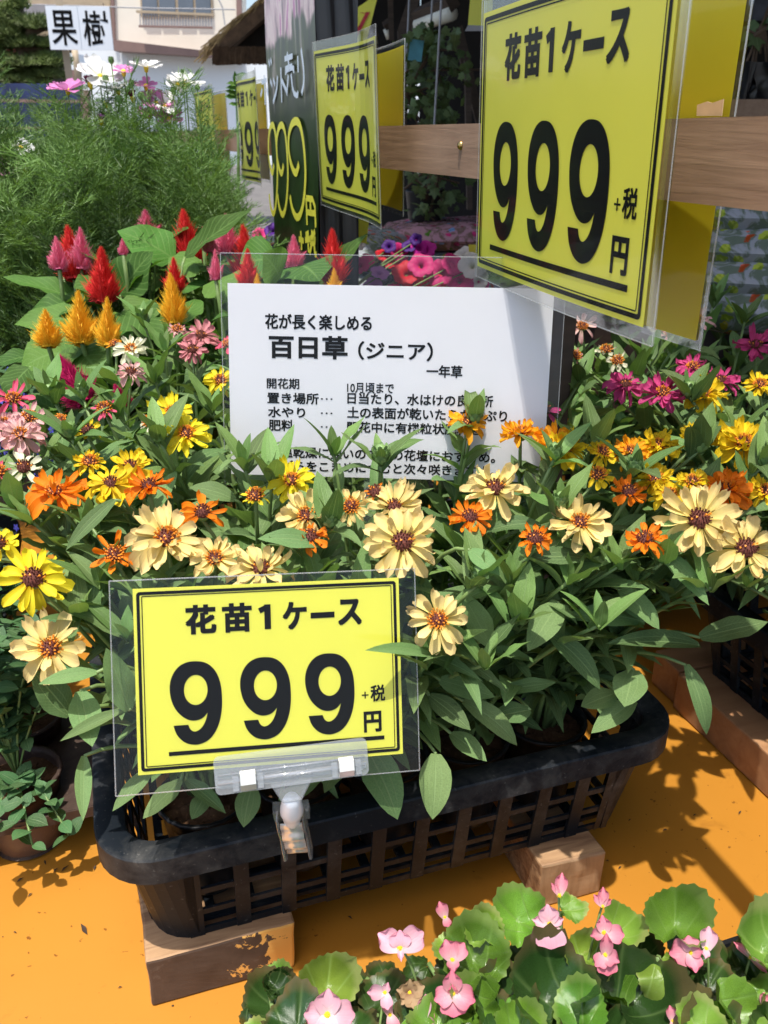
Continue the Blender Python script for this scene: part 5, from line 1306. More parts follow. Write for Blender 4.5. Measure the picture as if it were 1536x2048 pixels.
for i, (x, y) in enumerate(PB):
    t = thing('petunia_plant', PLB[i], 'petunia', (x, y, .80), 'petunias flowering behind the white card'); pet_t.append(t)
    for j in range(16):
        a = rnd.uniform(0, 6.28); q = rnd.uniform(.02, .075); p = Vector((q * math.cos(a), q * math.sin(a), rnd.uniform(.10, .20)))
        mb = MB(); mb.tube(bez((0, 0, 0), (p.x * .4, p.y * .4, p.z * .8), p, 4), .0018, 4); part('stem', mb, M['stem'], t, True)
        for k in range(4):
            b_ = a + rnd.uniform(-1.6, 1.6); e = R(rnd.uniform(0, 60)); d = Vector((math.cos(b_) * math.cos(e), math.sin(b_) * math.cos(e), math.sin(e))); LL = rnd.uniform(.03, .05)
            link('leaf', PLm[rnd.randrange(2)], t, frame_mtx(p * (1 - .16 * k), d, Vector((rnd.uniform(-.3, .3), rnd.uniform(-.3, .3), 1)) - d * .3) @ scl(LL, LL, LL))
for px, py, c, w in PET:
    p = dist(px, py, 1.78 if py > 520 else 1.92) if px > 600 else dist(px, py, 1.95)
    t = min(pet_t, key=lambda o: (o.location.xy - p.xy).length); n = (EYEP - p).normalized() + CZ * rnd.uniform(.3, 1.2) + Vector((rnd.uniform(-.5, .5), rnd.uniform(-.3, .3), 0))
    s_ = w * (p - EYEP).length / FPX * 1.15
    q = p - t.location; link('flower', PTM[c], t, frame_mtx(q, n.orthogonal(), n) @ scl(s_, s_, s_))
    mb = MB(); mb.tube(bez((0, 0, .02), (q.x * .4, q.y * .4, q.z * .7), q - n.normalized() * s_ * .28, 5), .0015, 4); part('stem', mb, M['stem'], t, True)

# ================================================================== begonias in front
BGB = [(560, 2070), (700, 2090), (850, 2080), (1010, 2050), (1160, 2060), (1320, 2050), (1480, 2060), (1100, 1930), (1280, 1900), (1440, 1940), (930, 1950), (1560, 1950)]
bpos = []
for px, py in BGB: bpos.append(onz(px, py, .745))
bg_t = []
BLB = ['begonia with one broad light leaf and a pink flower, leftmost in front', 'begonia with a glossy dark leaf beside the left wooden block', 'begonia with a withered brown flower among pink ones', 'begonia with a round glossy leaf and a hanging pink double flower', 'begonia with a big dark leaf low in the middle of the front edge',
       'begonia with an oval serrated leaf at the front edge', 'begonia with pink buds in the lower right corner', 'begonia with a pointed pink flower in front of the right wooden block', 'begonia with the tall upright glossy leaf standing highest at the right', 'begonia with a round pink flower and a small yellow centre at the right',
       'begonia with curled young leaves left of the right wooden block', 'begonia with shaded leaves at the right edge of the photo']
for i, p in enumerate(bpos):
    t = thing('begonia_plant', BLB[i], 'begonia', (p.x, p.y - .02, TZ + .055), 'begonias along the front of the table'); bg_t.append(t)
def bleaf(px, py, w, kind, td, up=.6, spin=None, aspect=1.0, side=(0, 0)):
    """leaf centred on a pixel, w photo pixels wide"""
    p = at(px, py + (22 if px > 1400 else 10), td); w *= .86; s_ = w * td / FPX
    t = min(bg_t, key=lambda o: (o.location.xy - p.xy).length)
    n = (EYEP - p).normalized() * (1 - up) + CZ * up + CX * side[0] + CY * side[1]
    a = rnd.uniform(0, 6.28) if spin is None else R(spin)
    r_ = CX; u_ = (CZ * .6 + CY * .8).normalized(); d = r_ * math.sin(a) + u_ * math.cos(a)
    m = frame_mtx((0, 0, 0), d, n); c = m.to_3x3() @ Vector((0, .45 * s_, 0)); b_ = p - c - t.location
    m = frame_mtx(b_, d, n); link('leaf', rnd.choice(BGm[kind]), t, m @ scl(s_ * aspect, s_, s_))
    mb = MB(); mb.tube(bez((rnd.uniform(-.01, .01), rnd.uniform(-.01, .01), 0), (b_.x * .5, b_.y * .5, b_.z * .8), b_ + m.to_3x3() @ Vector((0, .1 * s_, -.002)), 6), .0022, 5); part('stem', mb, M['stem'], t, True)
LG, DK, MD = 'begonia_young', 'begonia_dark', 'begonia_leaf'
for a_ in ((655, 1960, 128, LG, .64, .3, 8), (545, 2000, 125, DK, .645, .4, -60), (510, 2070, 80, LG, .60, .5, 20), (590, 2060, 90, LG, .61, .6, 60), (945, 1905, 155, MD, .62, .3, -20), (905, 1890, 80, LG, .635, .5, 30), (965, 1850, 90, LG, .63, .3, -10),
           (1035, 1830, 125, MD, .64, .35, -50), (1140, 1810, 66, LG, .63, .5, 90), (1240, 1850, 92, LG, .635, .4, 60), (1350, 1835, 138, MD, .63, .25, 10), (1330, 1945, 122, LG, .60, .3, 170), (1520, 1880, 150, LG, .63, .5, -60), (1420, 1950, 120, DK, .615, .4, 40),
           (1165, 2010, 122, MD, .575, .3, 5), (1090, 1990, 200, DK, .60, .4, -60), (1270, 1990, 190, DK, .61, .45, 50), (1450, 2010, 150, MD, .595, .6, 120), (1000, 2000, 150, DK, .61, .5, -30), (860, 2030, 140, DK, .61, .6, -80), (770, 1990, 110, DK, .635, .5, 40), (830, 2060, 100, MD, .59, .5, 30),
           (1160, 1900, 90, LG, .62, .4, -20), (1110, 1920, 90, MD, .625, .4, 60), (1180, 1930, 70, LG, .615, .6, 120), (960, 2010, 120, MD, .60, .3, -100), (1530, 1980, 110, LG, .60, .4, 30), (1060, 1900, 100, DK, .64, .5, 200), (1280, 1895, 80, DK, .65, .5, 20), (1380, 1900, 110, DK, .65, .6, 80),
           (700, 2060, 120, DK, .62, .7, 70), (1200, 1960, 90, DK, .63, .6, -90), (1000, 1940, 90, DK, .65, .6, 20), (1480, 1920, 100, DK, .66, .5, -30), (1540, 2040, 120, DK, .59, .5, 0), (920, 1960, 110, DK, .65, .6, 100), (640, 2030, 110, DK, .65, .6, -40), (1390, 2040, 110, LG, .575, .5, -20), (1040, 2045, 110, MD, .575, .5, 30)):
    bleaf(*a_)
# filler leaves so that the tray reads full
for t in bg_t:
    for k in range(4):
        a = k * 1.57 + rnd.uniform(-.4, .4); b_ = Vector((.02 * math.cos(a), .02 * math.sin(a), .035 + .008 * k)); s_ = rnd.uniform(.035, .05)
        link('leaf', rnd.choice(BGm[DK if k % 2 else MD]), t, frame_mtx(b_, (math.cos(a), math.sin(a), .3), (-.2 * math.cos(a), -.2 * math.sin(a), 1)) @ scl(s_, s_, s_))
        mb = MB(); mb.tube([(0, 0, 0), b_ * .6, b_], .002, 5); part('stem', mb, M['stem'], t, True)
for k in range(110):
    px, py = rnd.uniform(500, 1600), rnd.uniform(1930, 2200)
    bleaf(px, py, rnd.uniform(50, 105), rnd.choice((DK, DK, MD)), rnd.uniform(.635, .665), .6)
BP = {}
def bflower(px, py, w, color, td, petals):
    w *= .80; petals = [(a_, l_, w_ * .9, t_ + 16) for a_, l_, w_, t_ in petals]
    # """petals: list of (angle in photo degrees from up, length factor, width factor, tilt)"""
    p = at(px, py, td); s_ = w * td / FPX; t = min(bg_t, key=lambda o: (o.location.xy - p.xy).length); q = p - t.location
    view = (EYEP - p).normalized(); right = CX; up = view.cross(-right).normalized()
    if up.z < 0: up = -up
    if 'st' not in BP:
        b_ = MB()
        for k in range(26):
            a = k * 2.4; r_ = .1 * math.sqrt(k / 26); c = Vector((r_ * math.cos(a), r_ * math.sin(a), .08 * (1 - k / 30)))
            b_.lathe([(.0, -.03), (.022, -.01), (.024, .01), (.0, .03)], 6, c)
        BP['st'] = b_.mesh('flower', M['stamen'])
    m0 = Matrix(((right.x, up.x, view.x, q.x), (right.y, up.y, view.y, q.y), (right.z, up.z, view.z, q.z), (0, 0, 0, 1)))
    f = link('flower', BP['st'], t, m0 @ scl(s_, s_, s_))
    for i, (ang, lf, wf, tl) in enumerate(petals):
        key = ('bp', color, i % 2)
        if key not in BP:
            BP[key] = petal_mb(.60, .7, .30 if i % 2 else .45, .0, base=.45, seed=30 + i, nu=8, nv=9).mesh('petal', ZC[color])
        a = R(ang); e = R(tl); d = Vector((math.sin(a) * math.cos(e), math.cos(a) * math.cos(e), math.sin(e))); n = Vector((-math.sin(a) * math.sin(e), -math.cos(a) * math.sin(e), math.cos(e)))
        link('petal', BP[key], f, frame_mtx(d * .02 + Vector((0, 0, .02 * (i % 2))), d, n) @ scl(lf * wf, lf, lf))
    mb = MB(); mb.tube(bez((q.x * .6, q.y * .6, .02), (q.x * .8, q.y * .8, q.z * .9), q - view * .006, 6), .0009, 5); part('stem', mb, M['stem'], t, True)
for a_ in ((1098, 1848, 72, 'b_pale', .60, ((0, .6, 1.1, 20), (180, .75, 1.3, -5), (75, .5, .6, 10), (-75, .55, .6, 15))), (1118, 1790, 62, 'b_pink', .60, ((15, .8, .6, 10), (-30, .5, .5, 20))), (1205, 1812, 52, 'b_pink', .60, ((10, .8, .6, 10), (-35, .6, .6, 20), (60, .5, .5, 10))),
           (1208, 1865, 66, 'b_pink', .60, ((0, .6, .9, 30), (100, .7, .9, 10), (-100, .5, .8, 10))), (1210, 1910, 72, 'b_pink', .595, ((10, .7, .6, 30), (180, .6, 1.1, 0), (120, .5, 1.1, 30), (230, .5, 1.0, 20))), (1382, 1905, 72, 'b_pink', .60, ((-90, .7, 1.2, 10), (90, .4, .9, 40), (180, .6, .9, 20), (0, .5, 1.2, 20))),
           (1412, 1898, 56, 'b_pale', .60, ((20, .9, .8, 10), (200, .4, .8, 30))), (655, 2030, 92, 'b_pale', .585, ((0, .6, 1.1, 20), (90, .7, 1.0, 5), (-90, .6, 1.0, 5), (180, .6, 1.1, 10))), (800, 1895, 86, 'b_pale', .60, ((-60, .7, .9, 15), (60, .75, .9, 10), (175, .35, .5, 20), (0, .5, 1.2, 40))),
           (770, 1985, 60, 'b_pale', .60, ((-90, .7, .8, 10), (170, .6, .8, 10), (20, .4, .8, 30))), (780, 2030, 56, 'b_pink', .60, ((-20, .8, .6, 10), (160, .7, .8, 10))), (905, 1920, 66, 'b_pink', .60, ((-20, .7, 1.0, 10), (40, .7, .9, 10), (180, .5, .9, 40))), (905, 1985, 92, 'b_pink', .59, ((0, .55, .9, 30), (180, .55, 1.2, 0), (110, .6, 1.0, 10), (-110, .5, 1.0, 15), (0, .3, .9, 60))),
           (860, 2015, 40, 'b_pink', .60, ((0, .7, .6, 10), (180, .7, .7, 10))), (845, 2040, 60, 'b_pale', .595, ((10, .9, .6, 10), (-60, .5, .5, 10), (100, .5, .6, 10))), (890, 1835, 46, 'b_pink', .635, ((-20, .8, .8, 10), (160, .5, .9, 20))), (1345, 2042, 40, 'b_pink', .58, ((0, .8, .8, 10), (180, .6, .9, 10))), (1415, 2040, 46, 'b_pink', .58, ((-80, .8, .7, 10), (100, .6, .9, 10))),
           (1525, 2010, 46, 'b_pink', .60, ((60, .9, .5, 10), (20, .6, .7, 20))), (1500, 1915, 50, 'b_pink', .62, ((140, .9, .35, 10), (-40, .9, .35, 10))), (820, 1985, 66, 'dried', .605, ((0, .5, 1.0, 40), (70, .6, .9, 30), (-80, .5, .9, 20), (160, .6, 1.0, 30), (220, .5, .9, 20)))):
    bflower(*a_)
tr = thing('begonia_tray', 'low black tray holding the begonias along the front of the table', 'plant tray', (.32, .30, TZ))
mb = MB(); mb.box((0, 0, .003), (.66, .20, .004))
for sx in (-1, 1): mb.box((sx * .33, 0, .020), (.004, .204, .038))
for sy in (-1, 1): mb.box((0, sy * .102, .020), (.664, .004, .038))
part('tray_body', mb, M['black'], tr)
for i, t in enumerate(bg_t):
    soil_pot(t.location.x, t.location.y, TZ + .006, TZ + .06, .032, label='small black pot under the ' + BLB[i].split(' with ')[0].replace('begonia', '') + 'begonia ' + BLB[i].split('begonia ', 1)[1] if False else 'small pot of the ' + ' '.join(BLB[i].split()[:11]), group='black pots under the begonias')

# ================================================================== herb pots at the left
tr = thing('herb_tray', 'brown plastic carrying tray with small herb pots left of the front crate', 'plant tray', (-.247, .815, TZ))
mb = MB()
mb.box((0, .006, .056), (.36, .193, .005)); cups = []; mb.box((0, -.0905, .052), (.362, .003, .012)); mb.box((0, .1035, .0495), (.362, .003, .018))
for sx in (-.181, .181): mb.box((sx, .006, .0495), (.003, .196, .018))
for j in range(2):
    for i in range(3):
        cb = MB(); cb.lathe([(.0001, .002), (.028, .001), (.033, .004), (.039, .03), (.043, .0535)], 24); part('pot_cup', cb, M['cup'], tr, True, mtx=Matrix.Translation((-.108 + i * .108, -.05 + j * .1, 0)))
        mb.lathe([(.031, .0005), (.036, .003), (.031, .006)], 24, (-.108 + i * .108, -.05 + j * .1, 0))
for k in range(2): mb.box((-.054 + k * .108, -.098, .035), (.012, .006, .036))
part('tray_body', mb, M['brown_plastic'], tr)
HP = []
for j in range(2):
    for i in range(3): HP.append((-.355 + i * .108, .765 + j * .10))
HLB = ['leftmost small herb pot in the front row of the brown tray', 'small herb pot in the middle of the brown tray front row', 'brown herb pot next to the corner of the front crate', 'leftmost herb pot in the rear row of the brown tray', 'middle herb pot in the rear row of the brown tray', 'right rear herb pot of the brown tray, behind the crate corner']
for i, (x, y) in enumerate(HP):
    soil_pot(x, y, TZ + .006, TZ + .082, .042, label=HLB[i], mat='brown_plastic', group='brown herb pots in the tray')
    t = thing('herb_plant', ('creeping small leafed herb, ' + ('first', 'second', 'third')[i % 3] + ' from the left, ' + ('front' if i < 3 else 'rear') + ' row of brown tray'), 'herb', (x, y, TZ + .08), 'small leafed herbs in the brown tray')
    nst = 20 if i < 3 else 22
    for k in range(nst):
        a = rnd.uniform(0, 6.28); q = rnd.uniform(.01, .075); h = rnd.uniform(.06, .20)
        if k < 3 and i in (1, 2): a = -1.8 + k * .4; q = .085; h = -.005 - .01 * k
        end = Vector((q * math.cos(a), q * math.sin(a), h)); pts = bez((0, 0, 0), (end.x * .5, end.y * .5, max(h, .03) * 1.0), end, 9)
        mb = MB(); mb.tube(pts, .0012, 5); part('stem', mb, M['stem'], t, True)
        for m_ in range(2, 10):
            c = pts[m_]; az = m_ * 1.57 + k
            for s_ in (0, math.pi):
                e = R(rnd.uniform(0, 45)); d = Vector((math.cos(az + s_) * math.cos(e), math.sin(az + s_) * math.cos(e), math.sin(e))); LL = rnd.uniform(.014, .026)
                link('leaf', HLm[rnd.randrange(2)], t, frame_mtx(c, d, Vector((rnd.uniform(-.4, .4), rnd.uniform(-.4, .4), 1)) - d * .3) @ scl(LL, LL, LL))
# lobelia: a cloud of tiny blue flowers, nobody could count them
lb = MB(); lc = dist(30, 770, 1.12)
lt = thing('lobelia_plant', 'lobelia with many tiny blue flowers at the left edge beside the celosia leaves', 'lobelia', (lc.x - .03, lc.y + .02, .80))
fl = MB(); gr = MB()
for k in range(520):
    c = Vector((rnd.gauss(0, .07), rnd.gauss(0, .07), rnd.uniform(.04, .21))); a = rnd.uniform(0, 6.28)
    if k < 210:
        n_ = (Vector((rnd.uniform(-1, 1), -1, rnd.uniform(0, 1)))).normalized(); u = n_.orthogonal().normalized(); v = n_.cross(u)
        for j in range(5):
            b_ = a + j * 1.2566; dd = u * math.cos(b_) + v * math.sin(b_); sd_ = n_.cross(dd); s_ = .0055
            fl.add([c, c + dd * s_ * .6 + sd_ * s_ * .35, c + dd * s_, c + dd * s_ * .6 - sd_ * s_ * .35], [(0, 1, 2, 3)], [(0, 0), (0, .5), (.5, 1), (1, .5)])
    else:
        d = Vector((math.cos(a), math.sin(a), rnd.uniform(0, 1))).normalized(); gr.merge(HL[k % 2], frame_mtx(c, d, (0, 0, 1)) @ scl(.018, .018, .018))
for k in range(40):
    e = Vector((rnd.gauss(0, .07), rnd.gauss(0, .07), rnd.uniform(.08, .2))); gr.tube(bez((0, 0, 0), (e.x * .3, e.y * .3, e.z * .6), e, 4), .0008, 4)
stuff(part('blossoms', fl, ZC['lob'], lt)); stuff(part('foliage', gr, M['herb_leaf'], lt, True))

# ================================================================== right side: beams under the shaded crate
tag(bevel(part('wooden_beam', MB().box((.665, .42, TZ + .027), (.05, .64, .052)), M['beam']), .002), 'long wooden beam under the shaded crate at the right edge', 'beam', 'beams under the right crate')
tag(bevel(part('wooden_beam', MB().box((.86, .77, TZ + .027), (.43, .05, .050)), M['beam']), .002), 'wooden cross beam behind the long one, at the far end of the orange table gap', 'beam', 'beams under the right crate')
tag(bevel(part('wooden_beam', MB().box((1.05, .40, TZ + .027), (.05, .64, .052)), M['beam']), .002), 'outer wooden beam under the shaded crate, beyond the right edge', 'beam', 'beams under the right crate')

# ================================================================== cosmos
def frond_mb(seed):
    rr = random.Random(seed); mb = MB(); vs, fs = [], []
    def blade(p, d, L_, w):
        n = Vector((rr.uniform(-1, 1), rr.uniform(-1, 1), rr.uniform(-1, 1))); s_ = d.cross(n).normalized() * w
        o = len(vs); vs.extend([p + s_, p - s_, p + d * L_ * .6 - s_ * .6, p + d * L_, p + d * L_ * .6 + s_ * .6]); fs.append((o, o + 1, o + 2, o + 3, o + 4))
    pts = bez((0, 0, 0), (0, .5, .25), (0, 1, .1), 8)
    for i in range(8): blade(pts[i], (pts[i + 1] - pts[i]).normalized(), (pts[i + 1] - pts[i]).length * 1.2, .010)
    for i in range(1, 9):
        for s_ in (-1, 1):
            L_ = .40 * math.sin(math.pi * (i + .6) / 10.5); d = Vector((s_ * .75, .65, rr.uniform(-.1, .35))).normalized(); blade(pts[i], d, L_, .0085)
            for q in (.3, .55, .78):
                for s2 in (-1, 1):
                    d2 = (d + Vector((s2 * .5 * d.y, -s2 * .5 * d.x, rr.uniform(-.2, .3)))).normalized(); blade(pts[i] + d * L_ * q, d2, L_ * .45, .0075)
    return mb.add(vs, fs)
FR = [frond_mb(i) for i in range(3)]
def bush_mb(seed, H_=.60, Rr=.17, n=74):
    rr = random.Random(seed); V, Fc = [], []
    vo = 0
    arr = [(np.array(f.v, dtype=np.float64), f.f) for f in FR]
    sm = MB(); stems = []
    for k in range(n):
        a = rr.uniform(0, 6.28); q = Rr * math.sqrt(rr.random()); top = H_ * rr.uniform(.35, 1.0) * (1 - .18 * (q / Rr) ** 2)
        e = Vector((q * math.cos(a), q * math.sin(a), top)); pts = bez((e.x * .2, e.y * .2, 0), (e.x * .7, e.y * .7, top * .5), e, 6); sm.tube(pts, [.0022, .002, .0018, .0016, .0013, .001, .0007], 4, cap=False)
        for j in range(14):
            u = .45 + .55 * (j + 1) / 14; kf = u * 6; i0 = min(5, int(kf)); c = pts[i0].lerp(pts[i0 + 1], kf - i0); az = j * 1.57 + (j // 2) * .6 + k; el = R(rr.uniform(15, 70))
            d = Vector((math.cos(az) * math.cos(el), math.sin(az) * math.cos(el), math.sin(el))); LL = rr.uniform(.05, .09)
            m = np.array(frame_mtx(c, d, Vector((0, 0, 1)) - d * d.z + Vector((.01, 0, 0))) @ scl(LL, LL, LL)); av, af = arr[rr.randrange(3)]
            V.append(av @ m[:3, :3].T + m[:3, 3]); Fc.append((vo, af)); vo += len(av)
    V = np.concatenate(V); faces = [tuple(i + o for i in f) for o, af in Fc for f in af]
    me = bpy.data.meshes.new('foliage'); me.from_pydata(V.tolist(), [], faces); me.materials.append(M['cosmos_green'])
    return me, sm.mesh('stem', M['stem'])
BUSH = [bush_mb(s_) for s_ in (1, 2)]
for me, _ in BUSH: pass
COSP = [(-.62, 1.62, .98), (-.50, 1.80, 1.0), (-.36, 1.62, .98), (-.22, 1.78, 1.0), (-.08, 1.62, .96), (.04, 1.80, 1.0), (.15, 1.66, .97), (-.72, 1.85, .92), (-.34, 2.0, 1.02), (-.06, 2.0, 1.02), (.14, 2.02, .95), (-.84, 1.62, .85), (-.60, 1.45, .72), (-.20, 2.2, 1.0), (.20, 2.25, .95), (-.02, 1.52, .80)]
CLB = ['leafy cosmos by the left edge with a side-on pink flower', 'cosmos with white and pink flowers, left of the crown of blooms', 'feathery cosmos before the crown of blooms', 'cosmos crowned by white flowers at the top', 'feathery green cosmos in the middle without flowers', 'cosmos with leaning white and pink flowers right of the crown', 'feathery green cosmos next to the small yellow sign',
       'cosmos by the brown rails and blue net at the left', 'cosmos at the back with large white flowers against the white wall', 'cosmos at the back with buds, against the white wall', 'cosmos behind the small yellow sign', 'cosmos at the lower left edge with a white flower', 'short cosmos low at the left behind the celosia leaves', 'rearmost cosmos under the farthest yellow sign', 'rearmost cosmos beside the black wrapped post', 'short shaded cosmos right behind the pink celosia plumes']
ct = []
for i, (x, y, s_) in enumerate(COSP):
    t = thing('cosmos_plant', CLB[i], 'cosmos', (x, y, .70), 'cosmos plants behind the celosia'); t.rotation_euler.z = 0; ct.append(t)
    me, sm = BUSH[i % 2]; rot = Matrix.Rotation(i * 1.3, 4, 'Z') @ scl(s_ * 1.15, s_ * 1.15, s_ * 1.13)
    stuff(link('foliage', me, t, rot)); link('stem', sm, t, rot)
CF = [(135, 180, 66, 'c_pink', .12), (200, 152, 78, 'c_white', .35), (180, 168, 26, 'c_wine', .0), (247, 143, 34, 'c_pink', .2), (292, 134, 54, 'c_white', .1), (292, 172, 38, 'c_pink', .25), (235, 180, 60, 'c_white', .1), (372, 165, 64, 'c_white', .1), (312, 206, 60, 'c_pink', .3), (330, 212, 60, 'c_white', .35), (298, 229, 42, 'c_pink', .2),
      (338, 238, 52, 'c_pink', .3), (265, 196, 24, 'c_wine', .2), (14, 335, 44, 'c_pink', .7), (42, 296, 40, 'c_white', .4), (135, 328, 32, 'c_pink', .1), (202, 241, 18, 'c_pink', .2), (-4, 300, 30, 'c_white', .4), (92, 372, 16, 'c_white', .5), (52, 340, 20, 'c_pink', .1), (355, 170, 40, 'c_white', .5), (212, 205, 34, 'c_white', .1)]
cdisc = MB(); cdisc.lathe([(.0001, -.010), (.003, -.008), (.0045, -.002), (.0045, .001), (.003, .0035), (.0001, .004)], 10)
cdm = cdisc.mesh('flower', M['stamen'])
for px, py, w, c, tilt in CF:
    p = dist(px, py, 1.74); t = min(ct, key=lambda o: (o.location.xy - p.xy).length); n = (CZ + (EYEP - p).normalized() * tilt * 1.8 + CX * rnd.uniform(-.25, .25)).normalized(); q = p - t.location
    f = link('flower', cdm, t, frame_mtx(q, n.orthogonal(), n)); L_ = w * (p - EYEP).length / FPX * .5; a0 = rnd.uniform(0, 6)
    cup = R(8 if w > 28 else 50)
    for j in range(8):
        a = a0 + j * .7854; e = cup + R(rnd.uniform(-8, 12)); d = Vector((math.cos(a) * math.cos(e), math.sin(a) * math.cos(e), math.sin(e))); nn = Vector((-math.cos(a) * math.sin(e), -math.sin(a) * math.sin(e), math.cos(e)))
        link('petal', petal_mesh(j % 2, c, True), f, frame_mtx(d * .003, d, nn) @ scl(L_ * 1.15, L_, L_))
    mb = MB(); b_ = Vector((q.x * .75, q.y * .75, q.z - .22)); mb.tube(bez(b_, (q.x, q.y, q.z - .12), q - n * .008, 6), .0013, 5); part('stem', mb, M['stem'], t, True)
for px, py, s_, mt in ((223, 127, .011, 'bud'), (240, 207, .013, 'bud'), (283, 199, .012, 'bud'), (142, 285, .012, 'bud'), (109, 201, .009, 'bud'), (91, 229, .008, 'bud'), (25, 242, .009, 'bud'), (250, 253, .009, 'bud'), (238, 267, .009, 'bud'), (212, 165, .012, 'bud'), (265, 170, .008, 'bud'), (365, 147, .007, 'bud'), (395, 180, .009, 'bud'), (27, 333, .014, 'bud'), (152, 309, .009, 'bud'), (347, 186, .01, 'bud')):
    p = dist(px, py, 1.72); t = min(ct, key=lambda o: (o.location.xy - p.xy).length); q = p - t.location
    link('bud', BUD, t, Matrix.Translation(q) @ scl(*[s_ / .015] * 3)); mb = MB(); mb.tube(bez((q.x * .8, q.y * .8, q.z - .2), (q.x, q.y, q.z - .1), q, 5), .0011, 5); part('stem', mb, M['stem'], t, True)
# a young sapling between the far yellow signs
t = thing('young_sapling', 'thin upright sapling with a few pointed leaves beside the far yellow sign', 'sapling', dist(476, 420, 2.3))
b_ = t.location; top = dist(472, 152, 2.3) - b_; mb = MB(); mb.tube([(0, 0, -.6), (0, 0, 0), top * .5 + Vector((.004, 0, 0)), top], .004, 6); part('stem', mb, M['bud'], t, True)
for px, py, qx, qy in ((472, 165, 470, 145), (474, 160, 487, 143), (474, 170, 455, 163), (474, 178, 453, 172), (474, 190, 452, 178), (472, 195, 450, 190), (475, 200, 492, 195), (474, 210, 460, 205)):
    a_, e_ = dist(px, py, 2.3) - b_, dist(qx, qy, 2.28) - b_; d = e_ - a_; link('leaf', CLm[1], t, frame_mtx(a_, d, (EYEP - b_).normalized() + CZ * .5) @ scl(d.length * .9, d.length, d.length))

# ================================================================== far left: house, pine, net, roofs, fruit tree sign
def quad(pts, D, th, name, mat, parent=None):
    return part(name, MB().slab([dist(x, y, D) for x, y in pts][::-1], th, CY), mat, parent)
def R4(x0, y0, x1, y1, dx=0): return [(x0, y0), (x1, y0), (x1 + dx, y1), (x0 + dx, y1)]
HD = 14.0
hs = thing('house', 'cream and white two storey house behind the flowers with a brown band and railed window', 'house', (0, 0, 0))
quad([(215, -160), (482, -160), (482, 112), (226, 82)], HD, .5, 'upper_wall', M['cream_wall'], hs)
quad([(-60, -160), (214, -160), (222, 80), (-60, 92)], HD + .25, .4, 'side_wall', M['tan_trim'], hs)
quad([(226, 79), (482, 110), (482, 118), (226, 101)], HD - .35, .35, 'brown_band', M['brown_trim'], hs)
quad([(150, 98), (226, 101), (482, 117), (870, 135), (870, 330), (160, 330)], HD + .02, .4, 'lower_wall', M['white_wall'], hs)
quad([(216, -160), (222, -160), (230, 80), (224, 80)], HD - .05, .05, 'corner_post', M['brown_trim'], hs)
quad([(470, -160), (482, -160), (484, 112), (474, 110)], HD - .06, .05, 'corner_post', M['brown_trim'], hs)
w = quad(R4(277, -60, 421, 34, 5), HD - .04, .04, 'window', M['tan_trim'], hs)
for x0, x1 in ((281, 311), (315, 347), (353, 383), (388, 418)):
    quad(R4(x0, -54, x1, 30, 4), HD - .06, .02, 'pane', M['pane'], w)
rl_ = quad([(272, 20), (428, 27), (428, 32), (272, 25)], HD - .5, .06, 'window_railing', M['tan_trim'], hs)
quad([(277, 50), (424, 53), (424, 57), (277, 54)], HD - .5, .06, 'rail_bar', M['brown_trim'], rl_)
for k in range(26): quad(R4(279 + k * 5.7, 27, 280.6 + k * 5.7, 52, .5), HD - .48, .02, 'baluster', M['grey_trim'], rl_)
quad([(-60, -1), (205, 5), (205, 11), (-60, 4)], HD - .6, .06, 'balcony_rail', M['tan_trim'], hs)
for k in range(22): quad(R4(16 + k * 3.8, 8, 18.6 + k * 3.8, 58, 1), HD - .1, .03, 'shutter_slat', M['grey_trim'], hs)
quad([(15, 63), (100, 70), (100, 80), (15, 75)], HD - .2, .2, 'sill_band', M['tan_trim'], hs)
quad([(129, 106), (150, 106), (155, 140), (133, 139)], HD - 3.2, .3, 'white_box', M['white_wall'], hs)
quad([(133, 140), (152, 140), (158, 260), (138, 260)], HD - 3.2, .2, 'brown_post', M['brown_trim'], hs)
pp_ = MB(); pp_.tube([dist(149, 98, HD - 3.4), dist(153, 128, HD - 3.4), dist(160, 200, HD - 3.4)], .035, 8); part('drain_pipe', pp_, M['tan_trim'], hs, True)
wi = MB(); wi.tube([dist(x, y, HD - 2) for x, y in ((40, 9), (130, 11), (225, 14), (320, 17), (470, 19))], .008, 4); wi.tube([dist(x, y, HD - .3) for x, y in ((433, -10), (445, 15), (450, 50))], .012, 4); part('cable', wi, M['grey_trim'], hs)
rf = MB(); rf.slab([dist(x, y, 12.5) for x, y in ((-80, 96), (0, 98), (26, 118), (20, 126), (-80, 122))][::-1], 1.5, CY + CZ * .2)
tag(part('red_roof', rf, M['red_roof']), 'low dark red roof glimpsed at the left edge under the pine', 'roof')
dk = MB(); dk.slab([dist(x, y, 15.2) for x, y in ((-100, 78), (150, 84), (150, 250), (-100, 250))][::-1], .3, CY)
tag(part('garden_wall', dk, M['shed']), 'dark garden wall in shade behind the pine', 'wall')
# white board with the two characters
for ch, q, lab in (('果', [(90, 11), (153.5, 12), (163, 100), (103, 99)], 'left white board with the hand painted character 果'), ('樹', [(154.5, 12), (218, 13), (227, 101), (164, 100)], 'right white board with the hand painted character 樹')):
    TL_, TR_, BL_ = dist(*q[0], 7), dist(*q[1], 7), dist(*q[3], 7); m_, w_, h_ = frame3(TL_, TR_, BL_)
    t = thing('fruit_tree_sign', lab, 'sign board', group='white boards with painted characters', mtx=m_)
    part('board', MB().box((w_ / 2, h_ / 2, -.006), (w_, h_, .012)), M['board'], t)
    tx = MB(); fit(tx, text_mb(ch, .012), w_ * .10, h_ * .10, w_ * .92, h_ * .90, .002); part('painted_character', tx, M['ink'], t)
